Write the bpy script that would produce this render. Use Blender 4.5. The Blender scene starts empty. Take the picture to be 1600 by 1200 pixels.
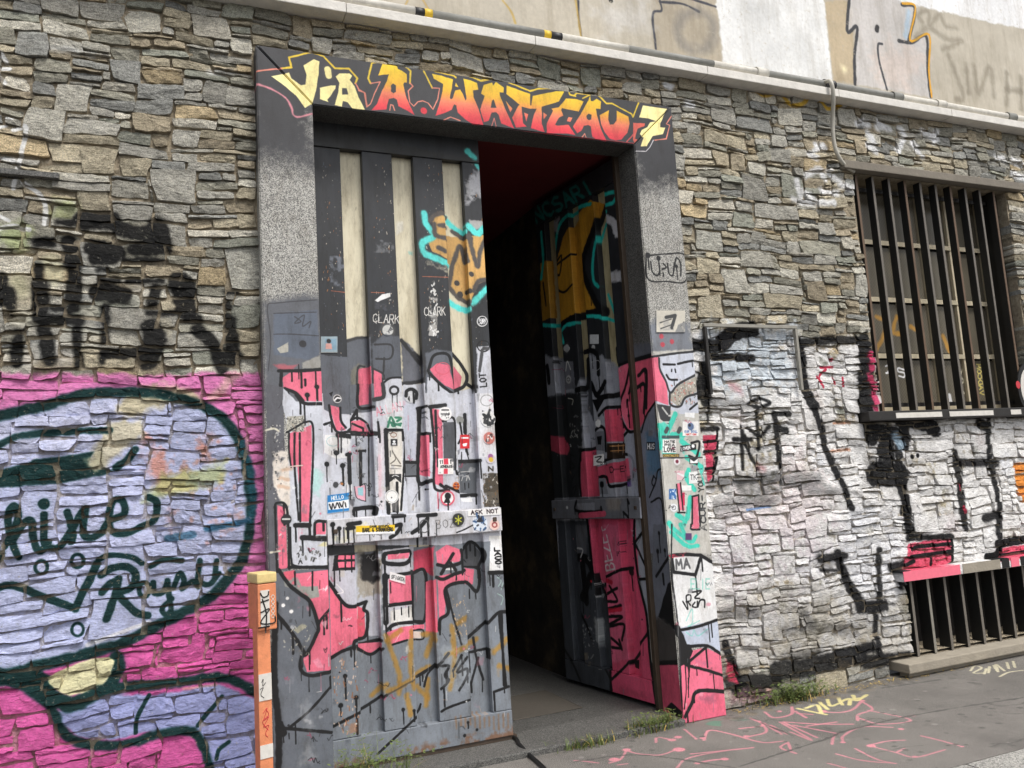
import bpy, bmesh, math, random
import numpy as np
from mathutils import Vector, Matrix
random.seed(7); RNG = np.random.default_rng(7)
SC = bpy.context.scene
COL = SC.collection

# ------------------------------------------------------------------ camera
YAW, PITCH, ROLL, FPX = 0.410285, 0.126908, -0.062413, 1292.28
CAM = np.array([0.0, -4.4, 1.457])
cy_, sy_, cp_, sp_ = math.cos(YAW), math.sin(YAW), math.cos(PITCH), math.sin(PITCH)
FWD = np.array([sy_*cp_, cy_*cp_, sp_]); r0 = np.array([cy_, -sy_, 0.0]); u0 = np.cross(r0, FWD)
RGT = r0*math.cos(ROLL)+u0*math.sin(ROLL); UPV = -r0*math.sin(ROLL)+u0*math.cos(ROLL)
cd = bpy.data.cameras.new('camera'); cam = bpy.data.objects.new('camera', cd); COL.objects.link(cam)
cd.sensor_width = 36; cd.lens = FPX/1600*36; cd.clip_start = 0.05; cd.clip_end = 600
cam.matrix_world = Matrix(((RGT[0], UPV[0], -FWD[0], CAM[0]), (RGT[1], UPV[1], -FWD[1], CAM[1]), (RGT[2], UPV[2], -FWD[2], CAM[2]), (0, 0, 0, 1)))
SC.camera = cam
# ------------------------------------------------------------------ light
SUN_EL, SUN_AZ = math.radians(60), math.radians(22)      # azimuth measured from straight in front of the wall, towards the left
sdir = Vector((math.sin(SUN_AZ)*math.cos(SUN_EL), -math.cos(SUN_AZ)*math.cos(SUN_EL), math.sin(SUN_EL)))
w = bpy.data.worlds.new('World'); SC.world = w; w.use_nodes = True
nt = w.node_tree; bgn = nt.nodes['Background']
sky = nt.nodes.new('ShaderNodeTexSky'); sky.sky_type = 'NISHITA'; sky.sun_disc = False
sky.sun_elevation = SUN_EL; sky.sun_rotation = math.atan2(sdir.x, sdir.y)
sky.dust_density = 4.0; sky.ozone_density = 0.6; sky.air_density = 1.0
hsv = nt.nodes.new('ShaderNodeHueSaturation'); hsv.inputs['Saturation'].default_value = 0.35
nt.links.new(sky.outputs[0], hsv.inputs['Color']); nt.links.new(hsv.outputs[0], bgn.inputs['Color']); bgn.inputs['Strength'].default_value = 0.135
sl = bpy.data.lights.new('sun', 'SUN'); sl.energy = 1.7; sl.angle = math.radians(17); sl.color = (1, 0.97, 0.92)
so = bpy.data.objects.new('sun', sl); COL.objects.link(so); so.rotation_euler = sdir.to_track_quat('Z', 'Y').to_euler()
SC.view_settings.view_transform = 'Standard'; SC.view_settings.look = 'None'
SC.view_settings.exposure = 0.55; SC.view_settings.gamma = 1.0; SC.view_settings.use_curve_mapping = False

# ------------------------------------------------------------------ helpers
def ray(px, py): return FWD + RGT*((px-800)/FPX) - UPV*((py-600)/FPX)
def onY(px, py, Y): d = ray(px, py); return CAM + d*((Y-CAM[1])/d[1])
def onZ(px, py, Z): d = ray(px, py); return CAM + d*((Z-CAM[2])/d[2])

def lin(c): return tuple((v/255/12.92 if v/255 <= 0.04045 else ((v/255+0.055)/1.055)**2.4) for v in c)+(1,)

def smooth_noise(h, w_, cell, seed):
    g = np.random.default_rng(seed)
    def one(c):
        gh, gw = int(h/c)+3, int(w_/c)+3
        a = g.random((gh, gw)).astype(np.float32)
        y = np.arange(h)/c; x = np.arange(w_)/c
        yi = y.astype(int); xi = x.astype(int); fy = (y-yi); fx = (x-xi)
        fy = (fy*fy*(3-2*fy))[:, None].astype(np.float32); fx = (fx*fx*(3-2*fx))[None, :].astype(np.float32)
        A = a[yi][:, xi]; B = a[yi][:, xi+1]; C = a[yi+1][:, xi]; Dd = a[yi+1][:, xi+1]
        return (A*(1-fx)+B*fx)*(1-fy)+(C*(1-fx)+Dd*fx)*fy
    return (one(cell)*0.6+one(max(1.5, cell/2.3))*0.3+one(max(1.2, cell/5))*0.1)*2-1

def catmull(P, n=7):
    P = np.asarray(P, float)
    if len(P) < 3: return P
    Q = np.vstack([2*P[0]-P[1], P, 2*P[-1]-P[-2]]); out = []
    for i in range(1, len(Q)-2):
        a, b, c, d = Q[i-1:i+3]
        for k in range(n):
            t = k/n
            out.append(0.5*((2*b)+(c-a)*t+(2*a-5*b+4*c-d)*t*t+(3*b-a-3*c+d)*t**3))
    out.append(P[-1]); return np.array(out)

FONT = {'A': '0,0 .5,1 1,0;.2,.4 .8,.4', 'B': '0,0 0,1 .7,1 .85,.75 .6,.52 0,.52;.6,.52 .95,.28 .7,0 0,0', 'C': '1,.85 .6,1 .15,.85 0,.5 .15,.15 .6,0 1,.15', 'D': '0,0 0,1 .6,1 1,.6 1,.4 .6,0 0,0',
 'E': '1,1 0,1 0,0 1,0;0,.5 .8,.5', 'F': '1,1 0,1 0,0;0,.5 .8,.5', 'G': '1,.85 .5,1 0,.6 .1,.15 .6,0 1,.2 1,.45 .6,.45', 'H': '0,0 0,1;1,0 1,1;0,.5 1,.5', 'I': '.5,0 .5,1', 'J': '.8,1 .8,.2 .5,0 .1,.2',
 'K': '0,0 0,1;1,1 0,.45;.3,.6 1,0', 'L': '0,1 0,0 .9,0', 'M': '0,0 .1,1 .5,.4 .9,1 1,0', 'N': '0,0 0,1 1,0 1,1', 'O': '.5,1 .05,.75 .05,.25 .5,0 .95,.25 .95,.75 .5,1', 'P': '0,0 0,1 .8,1 1,.75 .8,.5 0,.5',
 'Q': '.5,1 .05,.75 .05,.25 .5,0 .95,.25 .95,.75 .5,1;.6,.3 1,-.1', 'R': '0,0 0,1 .8,1 .95,.75 .8,.5 0,.5;.45,.5 1,0', 'S': '.95,.9 .5,1 .05,.8 .2,.55 .8,.45 .95,.2 .5,0 .05,.1', 'T': '.5,0 .5,1;0,1 1,1', 'U': '0,1 0,.25 .5,0 1,.25 1,1',
 'V': '0,1 .5,0 1,1', 'W': '0,1 .25,0 .5,.6 .75,0 1,1', 'X': '0,0 1,1;0,1 1,0', 'Y': '0,1 .5,.5 1,1;.5,.5 .5,0', 'Z': '0,1 1,1 0,0 1,0', '!': '.5,1 .5,.3;.5,.05 .5,0', '-': '.1,.5 .9,.5', '7': '0,1 1,1 .4,0', '3': '0,1 1,1 .4,.55 1,.3 .5,0 0,.1', '&': '1,0 .2,.8 .5,1 .7,.8 0,.3 .4,0 1,.4', '.': '.5,.05 .5,0', '1': '.2,.8 .5,1 .5,0'}

CROPS = {'A': (0, 0, 3), 'B': (0, 300, 3), 'C': (0, 560, 3.529), 'D': (0, 860, 3.529), 'E': (380, 40, 4), 'F': (700, 60, 4), 'G': (400, 330, 4), 'H': (400, 600, 4), 'I': (400, 860, 3.529),
 'J': (730, 220, 3.333), 'K': (760, 540, 4), 'L': (760, 820, 3.333), 'M': (1020, 100, 3), 'N': (1280, 220, 2.609), 'O': (1080, 480, 3.158), 'P': (1080, 800, 3), 'Q': (900, 0, 2.2857), 'R': (300, 0, 2.2857),
 'S': (1380, 600, 2.668), 'T': (1000, 380, 2.857), 'U': (1380, 860, 6), 'V': (380, 880, 3.75), 'X': (780, 960, 4), 'W': (840, 800, 3.75), 'px': (0, 0, 1), 'a': (560, 80, 8), 'b': (740, 110, 10), 'c': (890, 130, 9.412)}

class Canvas:
    """paint layer for one flat surface: strokes and fills laid down in the surface's own metres"""
    def __init__(s, name, O, U, V, u0, u1, v0, v1, ppm):
        s.name, s.ppm = name, ppm
        s.O, s.U, s.V = np.array(O, float), np.array(U, float), np.array(V, float); s.N = np.cross(s.U, s.V)
        s.u0, s.u1, s.v0, s.v1 = u0, u1, v0, v1
        s.w, s.h = int((u1-u0)*ppm), int((v1-v0)*ppm)
        s.P = np.zeros((s.h, s.w, 3), np.float32); s.A = np.zeros((s.h, s.w), np.float32)
        s.nz = smooth_noise(s.h, s.w, 9, len(name)*31+1); s.nf = smooth_noise(s.h, s.w, 3.0, len(name)*17+5); s.nl = smooth_noise(s.h, s.w, 60, len(name)*7+3)
        s.cr = (0, 0, 1); s.stickers = []; s.drips = False; s.rd = random.Random(len(name))
    def crop(s, k): s.cr = CROPS[k]; return s
    def uv1(s, x, y):
        d = ray(s.cr[0]+x/s.cr[2], s.cr[1]+y/s.cr[2]); t = np.dot(s.O-CAM, s.N)/np.dot(d, s.N); p = CAM+d*t-s.O
        return np.dot(p, s.U), np.dot(p, s.V)
    def to(s, pts):
        return np.array([((u-s.u0)*s.ppm, (v-s.v0)*s.ppm) for u, v in (s.uv1(*p) for p in pts)])
    def scale(s, p):
        a, b, c = s.to([p, (p[0]+4, p[1]), (p[0], p[1]+4)])
        return math.sqrt(abs((b-a)[0]*(c-a)[1]-(b-a)[1]*(c-a)[0]))/4
    def comp(s, sl_, m, col, grad=None):
        c = np.array(col, np.float32)/255 if grad is None else grad
        c = c*(1+0.10*s.nl[sl_]+0.05*s.nf[sl_])[..., None]
        s.P[sl_] = s.P[sl_]*(1-m[..., None])+c*m[..., None]; s.A[sl_] = s.A[sl_]*(1-m)+m
    def box(s, Q, pad):
        x0 = max(0, int(Q[:, 0].min()-pad)); x1 = min(s.w, int(Q[:, 0].max()+pad)+1); y0 = max(0, int(Q[:, 1].min()-pad)); y1 = min(s.h, int(Q[:, 1].max()+pad)+1)
        return (None if x1 <= x0 or y1 <= y0 else (x0, x1, y0, y1))
    def stroke(s, pts, w_, col, soft=2.0, a=1.0, curve=True, wob=0.12, raw=None):
        Q = s.to(pts) if raw is None else raw; k = s.scale(pts[len(pts)//2]) if raw is None else 1.0
        if curve: Q = catmull(Q)
        r = max(0.7, w_*k/2); sf = max(0.8, soft*k); pd = max(r+sf+2, r*1.9+1); b = s.box(Q, pd)
        if b is None: return
        x0, x1, y0, y1 = b; d = np.full((y1-y0, x1-x0), 1e6, np.float32)
        if len(Q) == 1: Q = np.vstack([Q, Q+0.01])
        for p, q in zip(Q[:-1], Q[1:]):
            bx = s.box(np.array([p, q]), pd)
            if bx is None: continue
            X0, X1, Y0, Y1 = bx; yy, xx = np.mgrid[Y0:Y1, X0:X1].astype(np.float32)
            e = q-p; L = max(1e-6, float(e@e)); t = np.clip(((xx-p[0])*e[0]+(yy-p[1])*e[1])/L, 0, 1)
            dd = np.hypot(xx-p[0]-t*e[0], yy-p[1]-t*e[1]); v = d[Y0-y0:Y1-y0, X0-x0:X1-x0]; np.minimum(v, dd, out=v)
        d += s.nz[y0:y1, x0:x1]*(r*wob+sf*0.35)
        m = np.clip((r-d)/sf+0.5, 0, 1)*a
        if r > 3 and a > .8 and raw is None: m = np.maximum(m, np.clip((r*1.9-d)/(r*1.3), 0, 1)**2*.3)
        s.comp((slice(y0, y1), slice(x0, x1)), m, col)
        if s.drips and raw is None and col[0] < 20 and w_ >= 14 and len(pts) > 1 and s.rd.random() < .75:
            for _ in range(s.rd.randint(1, 3)):
                q = Q[s.rd.randrange(len(Q))]; L = s.ppm*s.rd.uniform(.02, .11); e = r*s.rd.uniform(.3, .8)
                s.stroke([(0, 0)]*2, s.rd.uniform(1.4, 2.6)*s.ppm/400*2, col, soft=.8, raw=np.array([[q[0]+e*s.rd.choice((-1, 1)), q[1]], [q[0]+e*.9, q[1]-L*.5], [q[0]+e, q[1]-L]]) if False else np.array([[q[0], q[1]], [q[0]+.4, q[1]-L*.5-r], [q[0]+.2, q[1]-L-r]]))
    def fill(s, pts, col, soft=1.2, a=1.0, curve=False, wob=1.0, grad=None, patch=0.0):
        Q = s.to(pts); k = s.scale(pts[0])
        if curve: Q = catmull(np.vstack([Q, Q[:1]]))[:-1]
        sf = max(0.8, soft*k); b = s.box(Q, sf+3)
        if b is None: return
        x0, x1, y0, y1 = b; yy, xx = np.mgrid[y0:y1, x0:x1].astype(np.float32); d = np.full(xx.shape, 1e6, np.float32); ins = np.zeros(xx.shape, bool)
        for p, q in zip(Q, np.roll(Q, -1, 0)):
            e = q-p; L = max(1e-6, float(e@e)); t = np.clip(((xx-p[0])*e[0]+(yy-p[1])*e[1])/L, 0, 1)
            np.minimum(d, np.hypot(xx-p[0]-t*e[0], yy-p[1]-t*e[1]), out=d)
            if abs(e[1]) > 1e-9: ins ^= ((p[1] > yy) != (q[1] > yy)) & (xx < e[0]*(yy-p[1])/e[1]+p[0])
        d = np.where(ins, d, -d)+s.nz[y0:y1, x0:x1]*wob*sf*0.8
        m = np.clip(d/sf+0.5, 0, 1)*a
        if patch: m = m*np.clip(0.5+(s.nz[y0:y1, x0:x1]*0.6+s.nl[y0:y1, x0:x1]+patch)*2.5, 0, 1)
        g = None
        if grad is not None:
            v = (yy/s.ppm+s.v0); stops = grad; g = np.zeros(xx.shape+(3,), np.float32)
            for i in range(3): g[..., i] = np.interp(v, [q[0] for q in stops], [q[1][i]/255 for q in stops])
        s.comp((slice(y0, y1), slice(x0, x1)), m, col, g)
    def many(s, L, w_, col, **k):
        for p in L: s.stroke(p, w_, col, **k)
    def dot(s, x, y, r, col, **k): s.stroke([(x, y), (x+0.3, y)], 2*r, col, curve=False, **k)
    def ring(s, x, y, rx, ry, w_, col, **k):
        s.stroke([(x+rx*math.cos(t*math.pi/6), y+ry*math.sin(t*math.pi/6)) for t in range(13)], w_, col, **k)
    def drip(s, x, y, L, w_=6, col=(14, 14, 16)): s.stroke([(x, y), (x+1, y+L*0.6), (x+2, y+L)], w_, col, soft=0.8)
    def blob(s, x, y, r, L): s.dot(x, y, r, (14, 14, 16)); s.drip(x, y, L)
    def text(s, t, p0, p1, h, col, w_=3, **k):
        p0 = np.array(p0, float); p1 = np.array(p1, float); e = (p1-p0)/len(t); n = np.array([e[1], -e[0]]); n = n/np.linalg.norm(n)*h
        for i, ch in enumerate(t):
            if ch not in FONT: continue
            for seg in FONT[ch].split(';'):
                P = [tuple(float(v) for v in q.split(',')) for q in seg.split()]
                s.stroke([tuple(p0+e*(i+0.1+a*0.75)+n*b) for a, b in P], w_, col, curve=False, **k)
    def speck(s, x0, y0, x1, y1, n, cols, r=(1, 3), a=0.9, elong=1.0):
        for _ in range(n):
            x, y = random.uniform(x0, x1), random.uniform(y0, y1); q = random.uniform(*r)
            s.stroke([(x, y), (x+random.uniform(-1, 1)*q, y+random.uniform(-1, 1)*q*elong*2)], q, random.choice(cols), soft=0.7, a=a, curve=False, wob=0.5)
    def rect(s, x0, y0, x1, y1, col, label=None, skew=0.0, geo=True):
        q = [(x0, y0+skew), (x1, y0-skew), (x1, y1-skew), (x0, y1+skew)]
        s.fill(q, col, soft=0.7, wob=0.3)
        if geo: s.stickers.append(([s.uv1(*p) for p in q], label))
    def disc(s, x, y, r, col, label=None, geo=True):
        s.dot(x, y, r, col, soft=0.7, wob=0.02)
        if geo: s.stickers.append(([s.uv1(x+r*math.cos(-t*math.pi/8), y+r*math.sin(-t*math.pi/8)) for t in range(16)], label))
    def mess(s, x0, y0, x1, y1, n, scale=1.0):
        R = s.rd; pal = [BLK, (60, 62, 66), (150, 152, 158), (226, 226, 226), (206, 120, 140), (120, 124, 132), (40, 40, 44)]
        for _ in range(n):
            x, y = R.uniform(x0, x1), R.uniform(y0, y1); t = R.random(); k = scale
            if t < .22:      # small scribbled tag
                c = R.choice([BLK, (226, 226, 226), (60, 62, 66), (170, 60, 90)]); q = [(x, y)]
                for _ in range(R.randint(4, 8)): q.append((q[-1][0]+R.uniform(4, 15)*k*R.choice((1, 1, -1)), y+R.uniform(-16, 16)*k))
                s.stroke(q, R.uniform(2.2, 4.2)*k, c, soft=1.2, a=R.uniform(.55, .9))
            elif t < .45:    # drip
                s.stroke([(x, y), (x+R.uniform(-2, 2), y+R.uniform(20, 100)*k)], R.uniform(2.5, 6)*k, R.choice(pal), soft=1.2, a=R.uniform(.4, .85), curve=False)
            elif t < .68:    # scuffed patch
                w, h = R.uniform(10, 46)*k, R.uniform(10, 60)*k
                s.fill([(x, y), (x+w, y+R.uniform(-6, 6)), (x+w*.9, y+h), (x+R.uniform(-6, 6), y+h)], R.choice(pal+[(190, 184, 172), (150, 130, 104)]), soft=8*k, a=R.uniform(.25, .6), patch=R.uniform(-.25, .15))
            elif t < .85:    # scratch
                s.stroke([(x, y), (x+R.uniform(-26, 26)*k, y+R.uniform(-50, 50)*k)], R.uniform(1, 2.2)*k, R.choice([(226, 224, 220), (40, 40, 42), (176, 150, 130)]), soft=.8, a=.6, curve=False)
            else: s.dot(x, y, R.uniform(2, 7)*k, R.choice(pal), a=.8)
    def image(s):
        rgb = s.P/np.maximum(s.A, 1e-4)[..., None]
        buf = np.empty((s.h, s.w, 4), np.float32); buf[..., :3] = np.clip(rgb, 0, 1); buf[..., 3] = np.clip(s.A, 0, 1)
        im = bpy.data.images.new(s.name, s.w, s.h, alpha=True); im.alpha_mode = 'CHANNEL_PACKED'
        im.pixels.foreach_set(buf.ravel()); im.update(); im.pack(); return im
    def uvn(s, u, v): return ((u-s.u0)/(s.u1-s.u0), (v-s.v0)/(s.v1-s.v0))

# ---- materials
def new_mat(name):
    m = bpy.data.materials.new(name); m.use_nodes = True; n = m.node_tree
    return m, n, n.nodes['Principled BSDF']
def N(n, t, **k):
    o = n.nodes.new(t)
    for a, v in k.items():
        if a in o.inputs: o.inputs[a].default_value = v
        else: setattr(o, a, v)
    return o
def mixc(n, f, a, b, mode='MIX'):
    m = n.nodes.new('ShaderNodeMix'); m.data_type = 'RGBA'; m.blend_type = mode
    for s_, v in ((0, f), (6, a), (7, b)):
        if isinstance(v, (int, float, tuple)): m.inputs[s_].default_value = v
        else: n.links.new(v, m.inputs[s_])
    return m.outputs[2]
def mathn(n, op, a, b=0.0, clamp=False):
    m = n.nodes.new('ShaderNodeMath'); m.operation = op; m.use_clamp = clamp
    for i, v in enumerate((a, b)):
        if isinstance(v, (int, float)): m.inputs[i].default_value = v
        else: n.links.new(v, m.inputs[i])
    return m.outputs[0]
def ramp(n, src, stops):
    r = n.nodes.new('ShaderNodeValToRGB'); e = r.color_ramp.elements
    while len(e) < len(stops): e.new(0.5)
    for k, (p, c) in enumerate(stops): e[k].position = p; e[k].color = c if len(c) == 4 else lin(c)
    n.links.new(src, r.inputs[0]); return r.outputs[0]
def noise(n, scale, detail=4, rough=0.55, vec=None, typ='FBM'):
    o = N(n, 'ShaderNodeTexNoise', Scale=scale, Detail=detail, Roughness=rough); o.noise_type = typ
    if vec is None: vec = n.nodes.new('ShaderNodeNewGeometry').outputs['Position']
    n.links.new(vec, o.inputs['Vector']); return o.outputs[0]
def stretch(n, sx, sy, sz):
    g = n.nodes.new('ShaderNodeNewGeometry'); v = N(n, 'ShaderNodeVectorMath', operation='MULTIPLY'); n.links.new(g.outputs['Position'], v.inputs[0]); v.inputs[1].default_value = (sx, sy, sz); return v.outputs[0]
def bump(n, bs, h, strength, dist):
    b = N(n, 'ShaderNodeBump', Strength=strength, Distance=dist); n.links.new(h, b.inputs['Height'])
    prev = bs.inputs['Normal'].links
    if prev: n.links.new(prev[0].from_socket, b.inputs['Normal'])
    n.links.new(b.outputs[0], bs.inputs['Normal'])
def painted(n, bs, base, cv, img, cover=1.0, wear=(0.0, 0.0), wscale=30):
    t = n.nodes.new('ShaderNodeTexImage'); t.image = img; t.extension = 'CLIP'; t.interpolation = 'Linear'
    uv = n.nodes.new('ShaderNodeUVMap'); uv.uv_map = 'UVMap'; n.links.new(uv.outputs[0], t.inputs[0])
    f = mathn(n, 'MULTIPLY', t.outputs['Alpha'], cover)
    if wear[0] > 0:
        nz = noise(n, wscale, 6, 0.7); k = N(n, 'ShaderNodeMapRange'); n.links.new(nz, k.inputs[0])
        k.inputs[1].default_value = wear[0]; k.inputs[2].default_value = wear[1]; k.inputs[3].default_value = 0.25; k.inputs[4].default_value = 1.0
        f = mathn(n, 'MULTIPLY', f, k.outputs[0])
    n.links.new(mixc(n, f, base, t.outputs['Color']), bs.inputs['Base Color']); return f
def plain(name, c, rough=0.6, var=0.25, scale=14, metal=0.0, bmp=0.0):
    m, n, bs = new_mat(name); c = lin(c)
    nz = noise(n, scale, 6, 0.65)
    n.links.new(mixc(n, nz, tuple(v*(1-var) for v in c[:3])+(1,), tuple(min(1, v*(1+var)) for v in c[:3])+(1,)), bs.inputs['Base Color'])
    bs.inputs['Roughness'].default_value = rough; bs.inputs['Metallic'].default_value = metal
    if bmp: bump(n, bs, noise(n, scale*6, 5), bmp, 0.01)
    return m

# ---- objects
def tag(o, label=None, cat=None, group=None, kind=None):
    for k, v in (('label', label), ('category', cat), ('group', group), ('kind', kind)):
        if v: o[k] = v
    return o
def empty(name, loc, label, cat, group=None):
    o = bpy.data.objects.new(name, None); COL.objects.link(o); o.location = loc; o.empty_display_size = 0.1; return tag(o, label, cat, group)
def link(name, me, mat, parent=None, loc=(0, 0, 0)):
    o = bpy.data.objects.new(name, me); COL.objects.link(o); o.location = loc
    if mat: me.materials.append(mat)
    if parent is not None:
        o.parent = parent; off = Vector((0, 0, 0)); q = parent
        while q is not None: off += q.location; q = q.parent
        o.location = Vector(loc)-off
    return o
def mesh(name, V, F, uv=None, smooth=False):
    me = bpy.data.meshes.new(name); me.from_pydata([tuple(v) for v in V], [], F); me.update()
    if uv is not None:
        l = me.uv_layers.new(name='UVMap'); vi = np.zeros(len(me.loops), np.int32); me.loops.foreach_get('vertex_index', vi)
        l.data.foreach_set('uv', np.asarray(uv, np.float32)[vi].ravel())
    if smooth: me.polygons.foreach_set('use_smooth', [True]*len(me.polygons))
    return me
def boxmesh(name, a, b, uvf=None, bev=0.0, xf=None, jit=0.0):
    bm = bmesh.new(); r = bmesh.ops.create_cube(bm, size=1)
    for v in bm.verts: v.co = Vector([(a[i]+b[i])/2+v.co[i]*(b[i]-a[i]) for i in range(3)])
    if bev: bmesh.ops.bevel(bm, geom=bm.edges[:], offset=bev, segments=2, affect='EDGES', profile=0.6)
    if jit:
        for v in bm.verts: v.co += Vector((random.uniform(-jit, jit), random.uniform(-jit, jit), random.uniform(-jit, jit)))
    if uvf:
        l = bm.loops.layers.uv.new('UVMap')
        for f in bm.faces:
            for lp in f.loops: lp[l].uv = uvf(lp.vert.co)
    if xf:
        for v in bm.verts: v.co = Vector(xf(v.co))
    bmesh.ops.recalc_face_normals(bm, faces=bm.faces[:])
    me = bpy.data.meshes.new(name); bm.to_mesh(me); bm.free(); return me
def box(name, a, b, mat, parent=None, **k):
    c = Vector(((a[0]+b[0])/2, (a[1]+b[1])/2, min(a[2], b[2])))
    me = boxmesh(name, a, b, **k); me.transform(Matrix.Translation(-c)); return link(name, me, mat, parent, c)
def tube(name, pts, r, mat, parent=None, n=10, curve=True):
    P = catmull(np.array(pts, float), 6) if curve else np.array(pts, float); V = []; F = []
    for i, p in enumerate(P):
        t = P[min(i+1, len(P)-1)]-P[max(i-1, 0)]; t = t/np.linalg.norm(t); a = np.cross(t, [0.3, 0.9, 0.1]); a /= np.linalg.norm(a); b = np.cross(t, a)
        for k in range(n):
            q = 2*math.pi*k/n; V.append(p+(a*math.cos(q)+b*math.sin(q))*r)
    for i in range(len(P)-1):
        for k in range(n): F.append((i*n+k, i*n+(k+1) % n, (i+1)*n+(k+1) % n, (i+1)*n+k))
    F.append(tuple(range(n))); F.append(tuple(range((len(P)-1)*n, len(P)*n))[::-1])
    c = Vector(P.mean(0)); me = mesh(name, [Vector(v)-c for v in V], F, smooth=True); return link(name, me, mat, parent, c)
# ------------------------------------------------------------------ paint layers (spray paint, tags, stickers)
BLK = (16, 16, 18); GRN = (14, 52, 52); PNK = (228, 112, 136); HOT = (218, 92, 162); LIL = (196, 202, 236); PAL = (200, 202, 211); SLT = (92, 97, 106); TEAL = (70, 214, 200); WHT = (236, 236, 236); OCH = (168, 124, 48); CRM = (246, 232, 160)
XZ = dict(U=(1, 0, 0), V=(0, 0, 1))
WX0, WX1, WZ1 = -1.5, 7.7, 4.26
# ---- wall
wc = Canvas('wall_paint', (0, .1, 0), u0=WX0, u1=WX1, v0=0, v1=WZ1, ppm=260, **XZ)
c = wc.crop('C')
c.fill([(-900, 110), (0, 80), (280, 90), (460, 95), (700, 100), (880, 95), (1250, 85), (1500, 85), (1700, 2500), (-900, 2500)], (234, 136, 194), soft=34)
c.crop('D').fill([(-900, 500), (300, 560), (900, 300), (1500, 150), (1700, 1500), (-900, 1500)], HOT, soft=160, a=.85)
c.crop('C')
bub = [(-500, 560), (-250, 400), (0, 320), (240, 265), (450, 205), (640, 190), (760, 190), (900, 205), (1100, 260), (1230, 340), (1300, 430), (1350, 560), (1375, 700), (1380, 850), (1365, 1000), (1330, 1120), (1270, 1200), (1150, 1320), (950, 1430), (700, 1560), (450, 1640), (200, 1700), (0, 1750), (-300, 1720), (-520, 1500), (-620, 1000)]
c.fill(bub, LIL, soft=10, curve=True)
c.fill([(-300, 400), (300, 270), (620, 230), (760, 420), (500, 500), (0, 560)], (212, 214, 240), soft=120, a=.8)
c.fill([(380, 700), (900, 620), (1000, 900), (600, 1150), (100, 1150), (-100, 900)], (206, 210, 242), soft=150, a=.6)
c.fill([(800, 420), (1130, 400), (1280, 560), (1310, 800), (1300, 1000), (1000, 1050), (940, 850), (820, 640)], (222, 158, 144), soft=60, a=.9, patch=.1)
c.fill([(940, 520), (1290, 560), (1300, 900), (1000, 930)], (206, 178, 158), soft=50, a=.8, patch=-.05)
c.fill([(650, 300), (700, 200), (790, 160), (900, 150), (1110, 190), (1100, 250), (920, 250), (800, 300), (760, 330), (680, 330)], (208, 196, 160), soft=40, a=.9)
c.fill([(590, 360), (780, 340), (790, 420), (740, 460), (560, 620), (470, 640), (520, 500)], (214, 204, 172), soft=30, a=.85)
c.fill([(900, 640), (1100, 620), (1250, 560), (1220, 680), (940, 760), (780, 800)], (202, 212, 140), soft=40, a=.7)
c.fill([(1260, 90), (1340, 80), (1210, 240), (1120, 230)], (226, 190, 176), soft=30, a=.7)
c.stroke(bub[:17], 54, GRN, soft=16)
c.stroke([(1330, 470), (1370, 600), (1390, 760), (1380, 900)], 40, (36, 92, 110), soft=20, a=.7)
c.stroke(bub[15:25], 66, GRN, soft=16)
c.stroke([(-40, 500), (80, 440), (200, 420), (400, 405), (600, 400)], 42, GRN, soft=12)
c.fill([(-200, 720), (-100, 620), (80, 600), (200, 560), (400, 535), (515, 518), (480, 600), (640, 618), (560, 648), (420, 672), (300, 695), (100, 708)], GRN, soft=12)
c.stroke([(745, 505), (700, 560), (640, 605)], 42, GRN, soft=8)
c.fill([(470, 560), (560, 500), (575, 560), (520, 640)], (196, 190, 160), soft=20, a=.8)
c.stroke([(1140, 940), (1280, 920), (1370, 890)], 36, (44, 96, 128), soft=14, a=.9)
c.stroke([(920, 995), (1060, 975)], 40, (58, 106, 136), soft=10, a=.8)
T = dict(soft=4)
c.many([[(-60, 1000), (-20, 1110), (10, 1080)], [(25, 1040), (95, 890), (78, 815), (42, 880), (60, 1000), (100, 1100)], [(72, 1000), (135, 905), (172, 905), (180, 990), (215, 1068), (262, 1020)], [(240, 865), (240, 950), (246, 1030), (320, 1045), (385, 960)], [(368, 850), (400, 960), (392, 1012)], [(392, 960), (450, 850), (468, 850)], [(470, 830), (455, 960), (500, 992), (565, 960)], [(560, 960), (600, 900), (682, 860), (672, 790), (622, 790), (598, 880), (612, 950), (680, 970), (780, 930), (850, 890), (862, 800), (818, 768)]], 40, GRN, **T)
c.dot(240, 805, 33, GRN); c.ring(225, 1155, 34, 36, 20, GRN); c.ring(425, 1120, 34, 36, 20, GRN)
c.crop('D')
c.many([[(652, 160), (632, 250), (585, 382)], [(555, 140), (620, 100), (700, 95), (746, 140), (720, 210), (650, 240), (700, 300), (760, 350), (812, 362)], [(560, 235), (600, 190), (640, 170)]], 42, GRN, **T)
c.ring(792, 220, 28, 40, 26, GRN)
c.many([[(842, 180), (850, 240), (900, 230), (920, 170)], [(920, 170), (932, 260), (940, 330), (910, 356), (892, 322), (945, 270)], [(955, 210), (990, 130), (1012, 170), (1000, 215), (1060, 175), (1092, 205)], [(1100, 60), (1092, 165), (1150, 190), (1205, 130)], [(1192, 60), (1182, 150)], [(830, 90), (900, 55), (1000, 60)]], 30, GRN, **T)
c.many([[(530, 80), (490, 170), (450, 240), (415, 320)], [(-60, 230), (60, 195), (250, 265), (415, 325)]], 44, GRN, **T)
c.stroke([(540, 55), (600, 30), (720, 40), (780, 75)], 30, GRN); c.ring(425, 440, 32, 34, 16, GRN)
c.stroke([(480, 525), (640, 462), (820, 398)], 22, (236, 236, 244), soft=8)
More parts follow.
